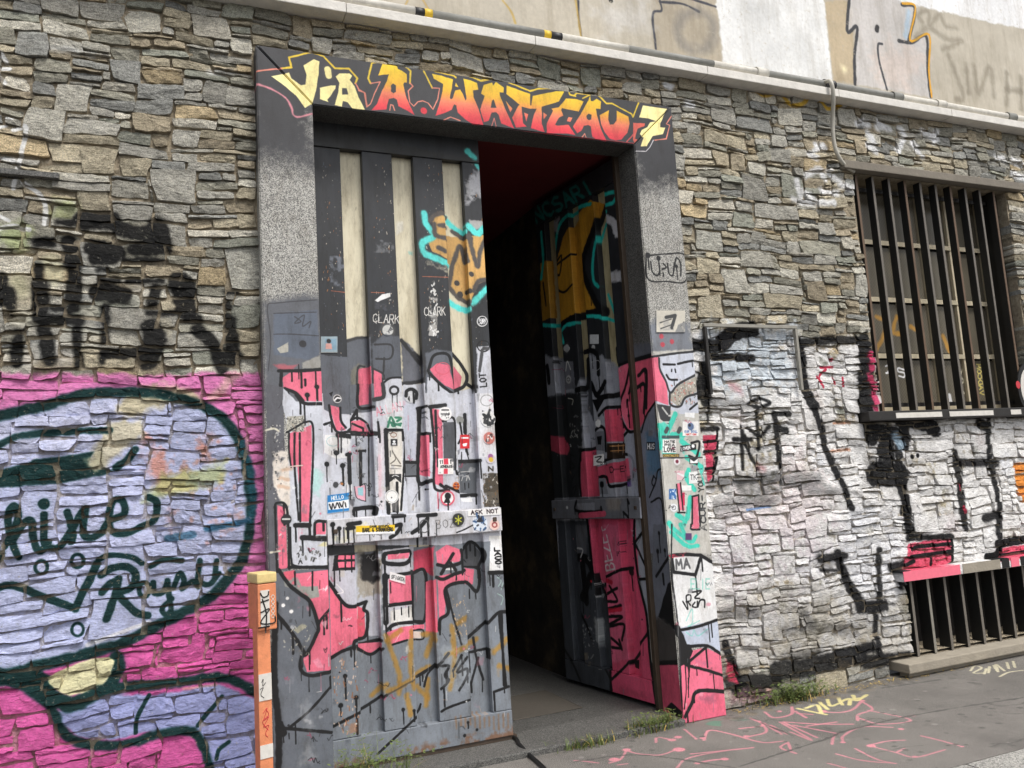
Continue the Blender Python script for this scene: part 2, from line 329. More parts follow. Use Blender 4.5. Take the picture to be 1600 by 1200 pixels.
c.fill([(320, 890), (480, 850), (600, 785), (700, 800), (850, 800), (1200, 740), (1400, 820), (1480, 1250), (1160, 1250), (1100, 1060), (1050, 990), (800, 1010), (600, 1050), (420, 1030), (340, 960)], (164, 170, 218), soft=14)
c.fill([(590, 780), (640, 760), (720, 800), (600, 830)], (176, 182, 230), soft=30, a=.8)
c.stroke([(100, 700), (200, 760), (300, 820), (400, 850), (500, 800), (600, 730), (640, 660), (640, 600)], 90, GRN, soft=16)
c.stroke([(-40, 700), (150, 700), (250, 740)], 100, GRN, soft=16)
c.fill([(255, 710), (300, 680), (360, 650), (500, 600), (600, 590), (627, 612), (610, 680), (560, 750), (480, 780), (380, 805), (320, 780), (270, 742)], (232, 226, 182), soft=8)
c.stroke([(60, 720), (150, 770), (240, 830), (300, 900), (330, 980), (400, 1050), (560, 1078), (740, 1060), (900, 1005), (1050, 1000), (1110, 1070), (1150, 1180), (1160, 1300)], 52, GRN, soft=16)
c.stroke([(540, 780), (700, 752), (850, 745), (1050, 720), (1200, 702), (1330, 740), (1430, 800)], 56, GRN, soft=16)
c.many([[(820, 800), (775, 880), (750, 940), (745, 1010)], [(1222, 810), (1160, 880), (1090, 965)], [(1260, 1060), (1205, 1100), (1190, 1150)]], 24, GRN, **T)
c.stroke([(1010, 765), (1190, 745)], 14, (210, 160, 150), soft=8, a=.7)
# black tag over bare stone
c.crop('B')
for x, y, r, q in [(240, 375, 70, (214, 210, 176)), (90, 450, 60, (210, 206, 168)), (430, 290, 50, (200, 200, 196)), (400, 380, 50, (196, 194, 184)), (640, 480, 60, (200, 196, 184)), (410, 560, 50, (200, 196, 180)), (120, 600, 60, (208, 204, 186)), (300, 690, 60, (210, 208, 196)), (130, 780, 60, (206, 200, 188)), (420, 680, 50, (200, 196, 182)), (290, 770, 60, (208, 202, 192)), (300, 90, 60, (176, 184, 120)), (70, 210, 70, (176, 188, 128)), (750, 640, 45, (214, 204, 176))]:
    c.dot(x, y, r, q, soft=60, a=.62)
for p, w_ in [([(390, 140), (520, 140)], 80), ([(270, 145), (330, 150)], 30), ([(560, 180), (690, 205)], 70), ([(735, 160), (760, 235)], 80), ([(170, 240), (240, 240)], 45), ([(320, 240), (340, 330)], 70), ([(440, 265), (540, 285)], 80), ([(440, 320), (520, 320)], 50), ([(620, 270), (780, 275)], 54), ([(590, 325), (680, 325)], 34), ([(710, 330), (770, 330)], 34), ([(178, 360), (180, 405)], 44), ([(345, 350), (345, 400)], 60), ([(465, 370), (505, 370)], 26), ([(470, 415), (550, 415)], 28), ([(600, 420), (760, 420)], 26),
 ([(5, 400), (15, 520)], 44), ([(40, 470), (50, 540)], 54), ([(185, 440), (190, 550)], 70), ([(345, 440), (340, 505)], 74), ([(250, 550), (350, 550)], 40), ([(460, 470), (570, 490)], 84), ([(730, 460), (710, 520)], 50), ([(840, 425), (870, 470)], 100), ([(860, 515), (870, 560)], 86), ([(1060, 475), (1110, 475)], 30), ([(1060, 520), (1070, 540)], 40), ([(180, 600), (370, 600)], 50), ([(490, 550), (488, 615)], 44), ([(695, 570), (810, 570)], 32), ([(885, 600), (930, 605)], 44), ([(205, 645), (215, 700), (228, 795)], 58), ([(355, 650), (360, 720), (368, 815)], 40), ([(490, 655), (490, 705)], 38), ([(705, 640), (725, 700), (690, 795)], 84), ([(490, 760), (560, 762), (690, 752)], 58), ([(480, 770), (478, 800)], 30), ([(925, 650), (1000, 720), (1040, 830)], 58), ([(1072, 600), (1085, 700), (1092, 805)], 56), ([(85, 690), (72, 805)], 50), ([(1015, 768), (1120, 768)], 32), ([(60, 660), (110, 660)], 24), ([(20, 580), (50, 580)], 20)]:
    c.stroke(p, w_*1.16, (16, 16, 16), soft=16, a=.98)
c.crop('A').many([[(5, 258), (28, 292)], [(-30, 320), (42, 325)], [(-10, 350), (20, 392)], [(28, 552), (52, 556)], [(22, 590), (-20, 605)], [(60, 612), (122, 605), (106, 690), (80, 800), (60, 885)], [(-40, 730), (60, 758)], [(108, 860), (180, 910), (212, 970), (205, 1055)], [(-40, 1000), (40, 1040)], [(-40, 1090), (50, 1062), (135, 1082)]], 21, (240, 240, 238), soft=6, a=.93)
c.many([[(240, 235), (360, 245)], [(400, 240), (430, 260)], [(985, 340), (1080, 350)]], 26, (226, 226, 222), soft=24, a=.6)
# right wall: white ground coat
c.crop('px').fill([(1070, 515), (1100, 512), (1240, 512), (1250, 540), (1355, 532), (1372, 600), (1378, 650), (1660, 648), (1720, 760), (1700, 880), (1405, 908), (1432, 1030), (1300, 1030), (1140, 1040), (1090, 900)], (240, 238, 236), soft=16, a=.95, patch=.62)
for _ in range(46): c.dot(random.uniform(1120, 1600), random.uniform(560, 1020), random.uniform(6, 16), random.choice([(176, 168, 152), (150, 146, 140), (206, 186, 188), (190, 196, 210), (120, 116, 110)]), soft=14, a=.28)
c.fill([(1120, 930), (1420, 930), (1430, 1040), (1130, 1050)], (150, 142, 124), soft=40, a=.5, patch=.0)
c.fill([(1120, 820), (1400, 820), (1420, 1000), (1150, 1030)], (206, 210, 222), soft=60, a=.35, patch=.1)
c.fill([(1130, 800), (1250, 700), (1300, 820), (1240, 900), (1150, 930)], (222, 198, 198), soft=60, a=.35, patch=.1)
c.fill([(1100, 515), (1235, 515), (1245, 600), (1110, 610)], (178, 196, 212), soft=30, a=.5, patch=.2)
c.crop('O')
K = dict(soft=8, a=.95)
for p, w_ in [([(150, 180), (210, 130), (300, 108)], 62), ([(0, 190), (120, 195)], 50), ([(80, 245), (300, 255)], 26), ([(40, 430), (65, 300), (70, 470)], 44), ([(535, 180), (545, 330), (580, 450), (602, 490)], 44), ([(602, 500), (640, 600), (660, 690), (700, 790), (740, 870), (790, 990)], 28), ([(862, 175), (862, 520)], 74), ([(885, 172), (700, 160), (540, 182)], 32), ([(880, 540), (890, 640)], 66), ([(900, 620), (1010, 630)], 60), ([(1040, 610), (1055, 690)], 34), ([(960, 680), (960, 780)], 76), ([(905, 830), (1030, 830)], 84), ([(1015, 700), (1030, 830), (1052, 960), (1080, 1112)], 38), ([(245, 590), (250, 800)], 15), ([(205, 655), (295, 655)], 16), ([(320, 490), (330, 700)], 16), ([(280, 600), (335, 640), (380, 590)], 14), ([(405, 525), (420, 650), (435, 792)], 22), ([(410, 530), (482, 528)], 20), ([(430, 600), (470, 612)], 26), ([(280, 480), (330, 452), (382, 475), (330, 497), (280, 480)], 14), ([(255, 640), (292, 740), (325, 800)], 16), ([(40, 605), (130, 600)], 20), ([(85, 500), (80, 580)], 10), ([(1120, 560), (1200, 600)], 60), ([(1020, 570), (1100, 580)], 30)]:
    c.stroke(p, w_*1.2, (22, 22, 24), **K)
for p, w_, a in [([(90, 870), (250, 860), (440, 845)], 54, .5), ([(130, 990), (260, 970), (390, 960)], 60, .35), ([(480, 850), (620, 850)], 60, .4), ([(240, 910), (420, 905)], 34, .4), ([(80, 470), (280, 490)], 40, .45), ([(700, 640), (830, 690)], 40, .35), ([(560, 900), (760, 920)], 40, .35)]:
    c.stroke(p, w_, (40, 40, 42), soft=34, a=a)
c.many([[(885, 235), (888, 300)], [(880, 345), (905, 400)], [(900, 430), (915, 500)]], 34, (226, 70, 116), soft=8, a=.9)
c.many([[(662, 308), (632, 350), (652, 398)], [(618, 345), (640, 370)], [(700, 350), (712, 380)], [(750, 350), (752, 390)], [(640, 300), (700, 298)]], 10, (190, 30, 60), soft=3, a=.9)
c.dot(687, 262, 8, (200, 60, 90)); c.stroke([(700, 575), (790, 570)], 8, (214, 120, 70), soft=8, a=.7); c.stroke([(690, 712), (780, 705)], 10, (206, 130, 90), soft=10, a=.7)
c.many([[(195, 380), (215, 400), (240, 420)], [(330, 790), (350, 800)]], 30, (212, 150, 156), soft=24, a=.6)
c.stroke([(1010, 640), (1030, 680)], 50, (170, 196, 216), soft=16, a=.8)
c.stroke([(270, 1002), (390, 985)], 10, (90, 130, 190), soft=4, a=.7)
c.fill([(58, 632), (122, 632), (116, 740), (105, 830), (80, 872), (66, 720)], (222, 82, 110), soft=4); c.many([[(128, 600), (122, 740), (104, 860)], [(60, 668), (120, 662)], [(62, 715), (118, 712)], [(70, 800), (110, 796)]], 12, BLK)
c.crop('P')
for p, w_ in [([(680, 200), (720, 310), (780, 410), (800, 450)], 38), ([(600, 220), (720, 205)], 28), ([(600, 275), (680, 275)], 12), ([(875, 180), (880, 430)], 26), ([(790, 452), (900, 440)], 42), ([(862, 450), (870, 600), (885, 672)], 25), ([(400, 745), (510, 738), (660, 700), (790, 672)], 70), ([(780, 650), (850, 632)], 40), ([(820, 706), (940, 694), (1050, 684)], 50), ([(180, 800), (400, 795)], 56), ([(155, 620), (200, 740), (235, 850)], 36), ([(1000, 0), (1020, 80)], 34), ([(940, 265), (1010, 250)], 40), ([(970, 280), (985, 350)], 30), ([(210, 840), (330, 850)], 40)]:
    c.stroke(p, w_*1.1, (22, 22, 24), soft=10, a=.93)
for p, w_, a in [([(150, 480), (300, 470)], 50, .4), ([(430, 560), (600, 540), (760, 560)], 40, .35), ([(520, 480), (560, 520)], 50, .4), ([(600, 210), (640, 250)], 60, .4), ([(440, 690), (600, 660)], 40, .5)]:
    c.stroke(p, w_, (46, 46, 48), soft=30, a=a)
c.fill([(160, 695), (200, 720), (215, 800), (175, 800)], (222, 70, 100), soft=12, a=.85); c.fill([(170, 840), (380, 830), (370, 900), (180, 900)], (190, 140, 150), soft=30, a=.6)
c.fill([(1015, 150), (1212, 118), (1222, 240), (990, 292)], (224, 88, 114), soft=5); c.many([[(1010, 130), (1212, 112)], [(1030, 178), (1060, 165), (1215, 150)], [(1025, 212), (1215, 186)], [(985, 260), (1040, 232)], [(1218, 120), (1222, 230)], [(1118, 216), (1120, 246)]], 15, BLK)
c.fill([(1430, 175), (1600, 150), (1600, 205), (1410, 232)], (224, 88, 114), soft=5); c.many([[(1430, 152), (1600, 125)], [(1380, 215), (1430, 205), (1440, 165)]], 32, BLK); c.stroke([(1430, 205), (1600, 180)], 10, BLK)
c.crop('S')
for p, w_ in [([(298, 290), (318, 420), (328, 520), (342, 595)], 32), ([(435, 150), (440, 320), (468, 420), (480, 560), (480, 640)], 25), ([(85, 430), (95, 530)], 26), ([(100, 642), (280, 638)], 20), ([(310, 330), (440, 330)], 26), ([(160, 180), (220, 175)], 28), ([(400, 170), (430, 175)], 34), ([(90, 180), (100, 230)], 26), ([(440, 330), (470, 330)], 30), ([(420, 560), (480, 545)], 28)]:
    c.stroke(p, w_*1.05, (22, 22, 24), soft=8, a=.93)
c.dot(117, 305, 8, BLK); c.dot(141, 300, 8, BLK); c.dot(121, 341, 7, BLK)
c.many([[(322, 420), (325, 440)], [(332, 515), (340, 535)]], 14, (190, 40, 70), a=.8)
c.fill([(545, 332), (700, 320), (720, 500), (580, 495), (552, 420)], (240, 150, 66), soft=4); c.stroke([(545, 380), (600, 372)], 8, (250, 220, 200))
c.crop('M')
c.many([[(735, 425), (765, 440)], [(768, 378), (806, 398)], [(715, 525), (780, 498), (806, 540)], [(820, 505), (872, 550)], [(672, 550), (690, 620)], [(870, 570), (945, 592)], [(785, 598), (860, 612)], [(706, 600), (742, 632)], [(655, 640), (720, 650), (840, 655)], [(1010, 330), (1030, 370)], [(1050, 300), (1080, 290)], [(985, 280), (1012, 285)], [(160, 185), (185, 190)], [(60, 100), (80, 110)]], 27, (240, 240, 240), soft=14, a=.88)
c.many([[(388, 88), (460, 100), (520, 150), (580, 130)], [(598, 125), (640, 190), (700, 190), (742, 148), (790, 180), (812, 212), (860, 205), (890, 180)], [(1010, 190), (1060, 205)]], 17, (222, 178, 30), soft=5, a=.85)
c.crop('Q').many([[(1022, 432), (1000, 445)], [(1075, 438), (1122, 462)], [(1155, 455), (1172, 485), (1150, 540)], [(1235, 470), (1290, 500)], [(1285, 470), (1280, 510)], [(1200, 515), (1235, 560)], [(1040, 520), (1070, 545)], [(1500, 565), (1530, 570)], [(1560, 575), (1590, 590)], [(1560, 620), (1600, 640)], [(930, 350), (958, 355), (955, 375)], [(400, 370), (415, 378)], [(320, 305), (335, 310)], [(880, 520), (850, 540)]], 18, (244, 244, 244), soft=8, a=.9)
# ---- stone door surround, front face
fc = Canvas('surround_paint', (0, 0, 0), u0=.48, u1=3.26, v0=0, v1=4.0, ppm=400, **XZ); fc.drips = True
c = fc.crop('px'); CH = (50, 50, 53)
c.fill([(380, 40), (1080, 140), (1080, 290), (985, 300), (985, 245), (492, 180), (500, 262), (380, 245)], CH, soft=46, wob=.5); c.fill([(380, 40), (1080, 140), (1080, 240), (380, 150)], CH, soft=4); c.fill([(485, 120), (1000, 180), (1000, 240), (485, 172)], CH, soft=2)
c.fill([(395, 200), (500, 215), (500, 270), (395, 250)], (60, 60, 64), soft=60, a=.6, wob=.3)
c.crop('E'); VG = [(3.64, (206, 30, 58)), (3.70, (222, 64, 70)), (3.775, (236, 128, 92)), (3.84, (232, 176, 40)), (3.95, (240, 206, 30))]
YL = (224, 190, 40); PKL = (222, 130, 110)
c.many([[(240, 268), (300, 262), (285, 200), (350, 185), (420, 165), (440, 168), (500, 192), (572, 268), (660, 270), (712, 330), (700, 362)]], 12, YL, soft=4, curve=False)
c.many([[(85, 285), (240, 268)], [(702, 362), (722, 402), (760, 422), (772, 500)]], 9, PKL, soft=4, curve=False)
c.stroke([(85, 365), (180, 400), (262, 452), (300, 512), (312, 558), (350, 572), (430, 550)], 12, (206, 130, 140), soft=8)
for q in ([(175, 318), (285, 295), (300, 330), (360, 374), (388, 370), (395, 310), (375, 250), (440, 210), (475, 225), (470, 300), (455, 400), (430, 490), (385, 515), (330, 440), (260, 380)], [(478, 390), (545, 375), (577, 375), (575, 395), (545, 440), (525, 465), (532, 480), (478, 460)], [(575, 320), (600, 300), (665, 300), (680, 315), (665, 340), (695, 380), (720, 450), (760, 528), (682, 520), (650, 480), (622, 472), (615, 508), (570, 498), (592, 420), (600, 360)]):
    c.fill(q, CRM, soft=2)
c.stroke([(528, 275), (532, 315)], 40, CRM); c.fill([(618, 392), (645, 392), (656, 432), (618, 432)], CH)
DG = (46, 50, 52); c.crop('a')
c.many([[(215, 135), (165, 150), (120, 340), (150, 405)], [(585, 190), (650, 250), (642, 400)], [(815, 250), (920, 460)], [(960, 250), (1190, 310), (1215, 330)], [(1390, 310), (1530, 370), (1600, 350)]], 22, YL, soft=8, curve=False)
c.many([[(150, 405), (270, 385), (200, 530), (150, 660), (100, 700), (70, 520), (0, 495)], [(642, 400), (680, 440), (620, 500), (640, 640), (690, 690), (740, 635), (800, 622), (870, 650), (930, 730), (990, 600), (1012, 465), (920, 460)], [(390, 740), (400, 670), (430, 680), (450, 740)], [(1070, 860), (1150, 825), (1270, 870)]], 13, PKL, soft=6, curve=False)
for q in ([(245, 305), (300, 150), (475, 170), (490, 225), (540, 245), (600, 290), (605, 395), (570, 395), (560, 420), (590, 560), (640, 680), (700, 800), (590, 735), (495, 690), (480, 610), (440, 585), (380, 600), (355, 680), (350, 730), (160, 740), (230, 660), (290, 500), (350, 380), (380, 290)], [(920, 285), (1040, 310), (1180, 355), (1165, 470), (1140, 580), (1150, 605), (1175, 590), (1210, 490), (1270, 480), (1300, 530), (1335, 620), (1350, 600), (1330, 460), (1310, 345), (1400, 365), (1480, 400), (1500, 485), (1430, 490), (1440, 580), (1500, 720), (1560, 925), (1430, 915), (1330, 850), (1240, 770), (1220, 680), (1195, 665), (1165, 735), (1060, 780), (960, 810), (1000, 690), (1050, 500), (1055, 410), (940, 345)], [(1205, 440), (1215, 395), (1248, 452)]): c.fill(q, None, soft=3, grad=VG)
c.fill([(405, 430), (430, 405), (465, 430), (465, 510), (435, 525), (405, 505)], DG, soft=4); c.dot(815, 748, 40, (214, 46, 62))
c.crop('b')
c.many([[(0, 110), (110, 168), (240, 140)], [(550, 190), (880, 325), (1000, 290), (1200, 280)], [(1490, 345), (1500, 380), (1590, 405)]], 26, YL, soft=8, curve=False)
c.stroke([(280, 870), (320, 750), (350, 880)], 14, (206, 110, 100), curve=False)
for q in ([(115, 365), (155, 230), (290, 190), (300, 240), (345, 180), (470, 270), (465, 350), (405, 345), (410, 400), (500, 620), (630, 910), (430, 830), (390, 700), (350, 655), (280, 660), (235, 790), (160, 810), (100, 610), (170, 400)], [(515, 240), (880, 370), (882, 550), (900, 550), (920, 400), (1280, 330), (1415, 330), (1330, 490), (1060, 570), (1065, 690), (1060, 830), (1110, 970), (890, 905), (940, 690), (985, 600), (880, 600), (750, 570), (770, 830), (830, 880), (660, 895), (600, 740), (690, 560), (715, 540), (510, 370)], [(1440, 440), (1600, 450), (1718, 487), (1638, 646), (1380, 590), (1365, 620), (1400, 710), (1330, 740), (1270, 850), (1300, 865), (1480, 850), (1590, 1015), (1480, 990), (1140, 985), (1140, 830), (1240, 630), (1210, 600), (1330, 580)], [(500, 480), (605, 600), (570, 660)], [(785, 660), (850, 690), (820, 800)], [(1090, 660), (1145, 700), (1090, 770)], [(1480, 730), (1545, 740), (1510, 810), (1455, 795)]): c.fill(q, None, soft=3, grad=VG)
c.fill([(265, 585), (285, 480), (310, 455), (357, 590)], DG, soft=4)
c.crop('c')
c.many([[(430, 185), (540, 300), (620, 300), (910, 455), (930, 500), (1000, 320), (1015, 285)], [(110, 150), (300, 172), (190, 225)], [(0, 170), (60, 190), (110, 140)]], 22, YL, soft=8, curve=False)
c.many([[(180, 800), (220, 745), (240, 800)], [(1500, 480), (1420, 600), (1470, 620), (1420, 820), (1250, 840)]], 14, PKL, soft=6, curve=False)
for q in ([(310, 265), (345, 265), (395, 230), (460, 270), (455, 385), (385, 375), (400, 470), (460, 680), (540, 855), (380, 820), (330, 790), (310, 640), (270, 615), (210, 630), (170, 700), (110, 740), (45, 640), (160, 460), (270, 260), (300, 190)], [(440, 470), (575, 400), (565, 540), (590, 610), (640, 610), (690, 550), (690, 405), (860, 490), (880, 600), (850, 730), (760, 830), (680, 845), (590, 820), (510, 720), (460, 600)]): c.fill(q, None, soft=3, grad=VG)
c.fill([(245, 480), (280, 450), (320, 470), (315, 535), (280, 545), (250, 525)], DG, soft=4)
c.fill([(935, 585), (1110, 590), (1100, 630), (1000, 670), (970, 760), (960, 820), (1000, 830), (950, 885), (930, 840)], (220, 96, 80), soft=5)
c.fill([(1075, 330), (1430, 380), (1330, 600), (1330, 650), (1405, 655), (1370, 750), (1220, 780), (1130, 930), (1045, 930), (1085, 800), (1030, 750), (1060, 690), (1140, 650), (1180, 580), (1270, 560), (1150, 520), (1020, 505)], CRM, soft=3)
c.stroke([(970, 1000), (1120, 1005), (1180, 940), (1230, 840)], 12, (200, 196, 200), soft=5, curve=False); c.stroke([(840, 860), (930, 760), (950, 690)], 16, (206, 80, 80), soft=6)
c.crop('F').stroke([(0, 527), (1163, 657)], 4, (190, 40, 52), soft=2, a=.85, curve=False)
# left jamb
c.crop('G')
c.fill([(40, 570), (120, 545), (300, 520), (420, 540), (420, 1240), (40, 1240)], (96, 98, 104), soft=60, wob=.3)
c.fill([(110, 640), (380, 620), (395, 900), (330, 930), (110, 900)], (92, 100, 114), soft=10, a=.9)
c.many([[(75, 1000), (90, 800), (70, 600), (130, 575), (380, 555)], [(110, 640), (375, 632)], [(110, 770), (220, 770), (390, 780)], [(240, 660), (280, 690), (240, 700), (300, 650), (290, 720), (340, 690), (330, 730)]], 7, (58, 58, 62), a=.8)
c.dot(290, 830, 22, (50, 50, 54)); c.fill([(130, 860), (200, 820), (200, 880), (150, 890)], (190, 184, 168), patch=.1, a=.8); c.fill([(290, 950), (400, 900), (405, 985), (290, 985)], (150, 148, 142), soft=8)
c.fill([(105, 960), (260, 960), (220, 1000), (150, 1000)], (196, 90, 100), soft=14, a=.7)
c.fill([(165, 1040), (230, 1000), (415, 1000), (418, 1200), (300, 1192), (240, 1130), (170, 1105)], PNK)
c.many([[(140, 1000), (280, 998), (405, 990)], [(158, 1005), (150, 1130)], [(180, 1110), (250, 1140), (300, 1195)]], 20, BLK)
c.blob(305, 1055, 8, 40); c.blob(378, 1100, 14, 90); c.dot(318, 1150, 16, BLK); c.drip(265, 960, 90)
c.crop('H')
c.fill([(60, 0), (170, 20), (195, 1170), (75, 1170)], (92, 92, 98), soft=6); c.fill([(170, 30), (250, 110), (420, 110), (445, 1150), (220, 1150), (200, 900), (200, 300), (165, 130)], PAL, soft=5)
c.stroke([(250, 70), (300, 120), (410, 125)], 22, BLK)
c.fill([(100, 430), (195, 420), (215, 700), (205, 900), (150, 720), (110, 640)], (226, 216, 206), soft=10, patch=.5); c.many([[(150, 590), (200, 600)], [(140, 640), (200, 650)], [(160, 540), (220, 530)]], 22, (204, 168, 140), soft=12, a=.7)
c.fill([(340, 520), (410, 540), (400, 700), (340, 680)], (150, 214, 200), soft=30, a=.5, patch=.0)
c.fill([(205, 310), (345, 258), (348, 400), (330, 862), (280, 862), (258, 520), (215, 520)], PNK)
c.fill([(190, 205), (300, 200), (300, 300), (190, 300)], (168, 164, 152), soft=4); c.speck(190, 205, 300, 300, 120, [(60, 60, 60), (220, 218, 210)], (2, 5))
c.many([[(240, 310), (240, 520), (265, 850)], [(272, 310), (275, 860)], [(300, 240), (350, 250), (356, 420), (336, 880)]], 13, BLK); c.stroke([(245, 885), (332, 885)], 30, BLK); c.many([[(205, 310), (205, 420), (218, 520)], [(190, 305), (300, 240)]], 12, BLK); c.stroke([(205, 518), (290, 510)], 8, (220, 200, 190))
c.fill([(132, 760), (180, 772), (197, 1150), (142, 1162)], PNK); c.many([[(115, 770), (130, 745), (185, 760), (200, 900), (205, 1160)], [(118, 770), (130, 1165)]], 15, BLK); c.disc(187, 848, 33, (38, 38, 40), 'dark round sticker'); c.stroke([(165, 846), (208, 846)], 10, (200, 200, 196))
c.fill([(372, 870), (436, 870), (436, 942), (365, 942)], PNK); c.stroke([(365, 945), (372, 865), (440, 862)], 18, BLK); c.stroke([(288, 962), (445, 970)], 32, BLK); c.fill([(420, 990), (440, 990), (440, 1015), (380, 1015)], (214, 204, 150), a=.8, soft=6)
c.stroke([(212, 900), (218, 1090), (250, 1140), (445, 1142)], 14, BLK); c.speck(250, 1020, 400, 1110, 30, [(40, 40, 40), (110, 110, 108)], (4, 14)); c.speck(130, 900, 180, 1090, 14, [(160, 120, 130)], (6, 14))
c.speck(90, 250, 170, 720, 60, [(200, 196, 190), (60, 60, 60)], (3, 8)); c.many([[(60, 290), (110, 280), (140, 295)], [(90, 1055), (150, 1045)]], 12, (214, 208, 190), soft=4)
c.crop('I')
c.fill([(90, 130), (200, 110), (420, 100), (430, 1240), (90, 1240)], (100, 105, 113), soft=5)
c.fill([(215, 130), (402, 108), (412, 662), (280, 672), (258, 600), (298, 560), (345, 430), (300, 280), (228, 210)], PNK); c.fill([(150, 120), (210, 110), (212, 190), (170, 190)], (226, 100, 120))
c.fill([(150, 160), (230, 150), (250, 200), (340, 200), (350, 260), (270, 270), (240, 230), (160, 200)], (148, 150, 144), soft=5, patch=.6)
c.many([[(125, 110), (180, 190), (240, 240), (300, 290), (342, 420), (330, 470), (280, 570), (252, 585), (246, 660), (300, 692), (415, 670)], [(110, 350), (200, 460), (268, 572)]], 20, BLK)
c.many([[(402, 330), (352, 390), (340, 440)], [(180, 982), (300, 880), (412, 752)], [(410, 700), (412, 760)]], 15, BLK); c.many([[(120, 985), (180, 985), (415, 1006)], [(180, 95), (400, 95)]], 18, BLK); c.many([[(310, 120), (310, 220)], [(212, 120), (215, 190)]], 10, BLK)
c.stroke([(105, 300), (100, 700), (125, 1000), (120, 1240)], 36, BLK, soft=8); c.stroke([(130, 960), (150, 1010)], 40, BLK)
for x, y, r in [(172, 265, 9), (148, 305, 11), (193, 338, 11)]: c.dot(x, y, r, WHT)
c.drip(290, 690, 90); c.drip(247, 670, 50); c.drip(150, 1020, 40); c.drip(180, 1010, 30); c.drip(292, 580, 80)
c.fill([(205, 440), (260, 400), (280, 420), (230, 460)], (190, 184, 150), a=.6, patch=.2); c.fill([(240, 860), (290, 830), (300, 1000), (240, 1180), (330, 1180)], (168, 170, 172), soft=40, a=.4); c.speck(150, 420, 300, 620, 30, [(200, 196, 180)], (3, 8), a=.7)
c.fill([(310, 610), (340, 590), (380, 650), (340, 650)], (236, 160, 180), a=.6, soft=8); c.fill([(360, 400), (395, 380), (380, 430)], (232, 180, 190), a=.7, soft=6)
c.mess(150, 130, 410, 1180, 50); c.crop('H').mess(100, 60, 430, 1120, 45)
# right jamb
c.crop('J')
c.many([[(930, 600), (1040, 590), (1132, 598), (1137, 730), (1040, 733), (942, 722), (930, 600)]], 8, BLK, soft=2); c.dot(940, 598, 14, BLK); c.dot(995, 612, 12, BLK)
c.many([[(955, 630), (962, 680), (985, 702), (1000, 690), (1000, 650)], [(1020, 640), (1035, 660), (1015, 670)], [(1020, 690), (1022, 705)], [(1042, 640), (1050, 690), (1070, 702), (1078, 650), (1090, 610), (1110, 640), (1112, 705)]], 9, BLK, soft=2); c.dot(1089, 655, 9, BLK)
c.fill([(940, 960), (990, 915), (1060, 925), (1150, 955), (1180, 1105), (960, 1115)], (120, 124, 132), soft=26)
for x, y in [(1010, 1020), (1016, 1062), (1066, 1046)]: c.dot(x, y, 12, (178, 70, 82))
c.rect(982, 885, 1132, 998, (206, 200, 186), 'plate'); c.fill([(990, 940), (1040, 905), (1075, 990), (1000, 990)], (170, 168, 162), patch=.2); c.many([[(1000, 950), (1060, 930)], [(1005, 980), (1060, 960)], [(1100, 980), (1125, 945)]], 5, (70, 70, 70)); c.fill([(1095, 960), (1132, 945), (1132, 998), (1080, 998)], (140, 140, 138), soft=4, patch=.4)
c.many([[(1032, 922), (1080, 912), (1062, 975)]], 17, (62, 62, 62), curve=False)
c.crop('K')
c.fill([(1030, 40), (1330, 20), (1420, 1200), (1400, 1300), (1100, 1300)], (196, 193, 186), soft=8, patch=.9)
c.fill([(1000, 60), (1080, 60), (1330, 40), (1340, 420), (1210, 430), (1060, 360)], (198, 202, 214), soft=4)
c.fill([(1030, 60), (1080, 70), (1085, 150), (1125, 230), (1138, 375), (1040, 340)], PNK); c.fill([(1150, 300), (1200, 250), (1312, 190), (1315, 290), (1240, 320), (1200, 385), (1150, 345)], (170, 164, 152), soft=3); c.speck(1155, 210, 1312, 375, 120, [(90, 88, 84), (220, 216, 208), (190, 130, 120)], (3, 8))
c.many([[(1040, 70), (1180, 50), (1330, 35)], [(1078, 80), (1084, 150), (1120, 222), (1150, 295), (1200, 242), (1318, 178)], [(1145, 300), (1150, 370), (1210, 380), (1245, 325), (1330, 298)]], 13, (44, 44, 47)); c.many([[(1105, 118), (1178, 120)], [(1195, 116), (1240, 105), (1292, 95)], [(1125, 185), (1145, 212), (1192, 215)]], 13, BLK); c.stroke([(1158, 150), (1157, 162)], 9, BLK); c.stroke([(1178, 148), (1182, 168)], 9, BLK); c.drip(1285, 100, 34); c.drip(1172, 215, 34); c.stroke([(1270, 400), (1320, 360)], 12, BLK)
c.fill([(1065, 365), (1150, 380), (1150, 500), (1085, 460)], (52, 52, 54), soft=4); c.many([[(1100, 390), (1130, 430)], [(1140, 440), (1250, 435)], [(1110, 480), (1150, 480)]], 10, (190, 190, 186)); c.fill([(1240, 420), (1300, 420), (1300, 455), (1240, 445)], WHT)
TL = dict(soft=5, a=.95)
c.fill([(1085, 490), (1110, 480), (1230, 560), (1240, 700), (1100, 680)], (90, 204, 186), soft=8, patch=.2)
c.many([[(1080, 500), (1122, 545), (1180, 430)], [(1160, 560), (1232, 560)], [(1085, 640), (1092, 520)], [(1220, 600), (1325, 680)], [(1250, 700), (1345, 760)], [(1262, 780), (1250, 830), (1300, 900)], [(1190, 1060), (1240, 1100), (1200, 1180)], [(1275, 950), (1255, 1080)], [(1140, 1110), (1190, 1180)]], 30, (62, 206, 182), **TL)
c.many([[(1120, 540), (1130, 520)], [(1210, 520), (1200, 540)]], 24, (70, 74, 76)); c.stroke([(1280, 610), (1330, 605), (1310, 700), (1265, 690)], 14, BLK)
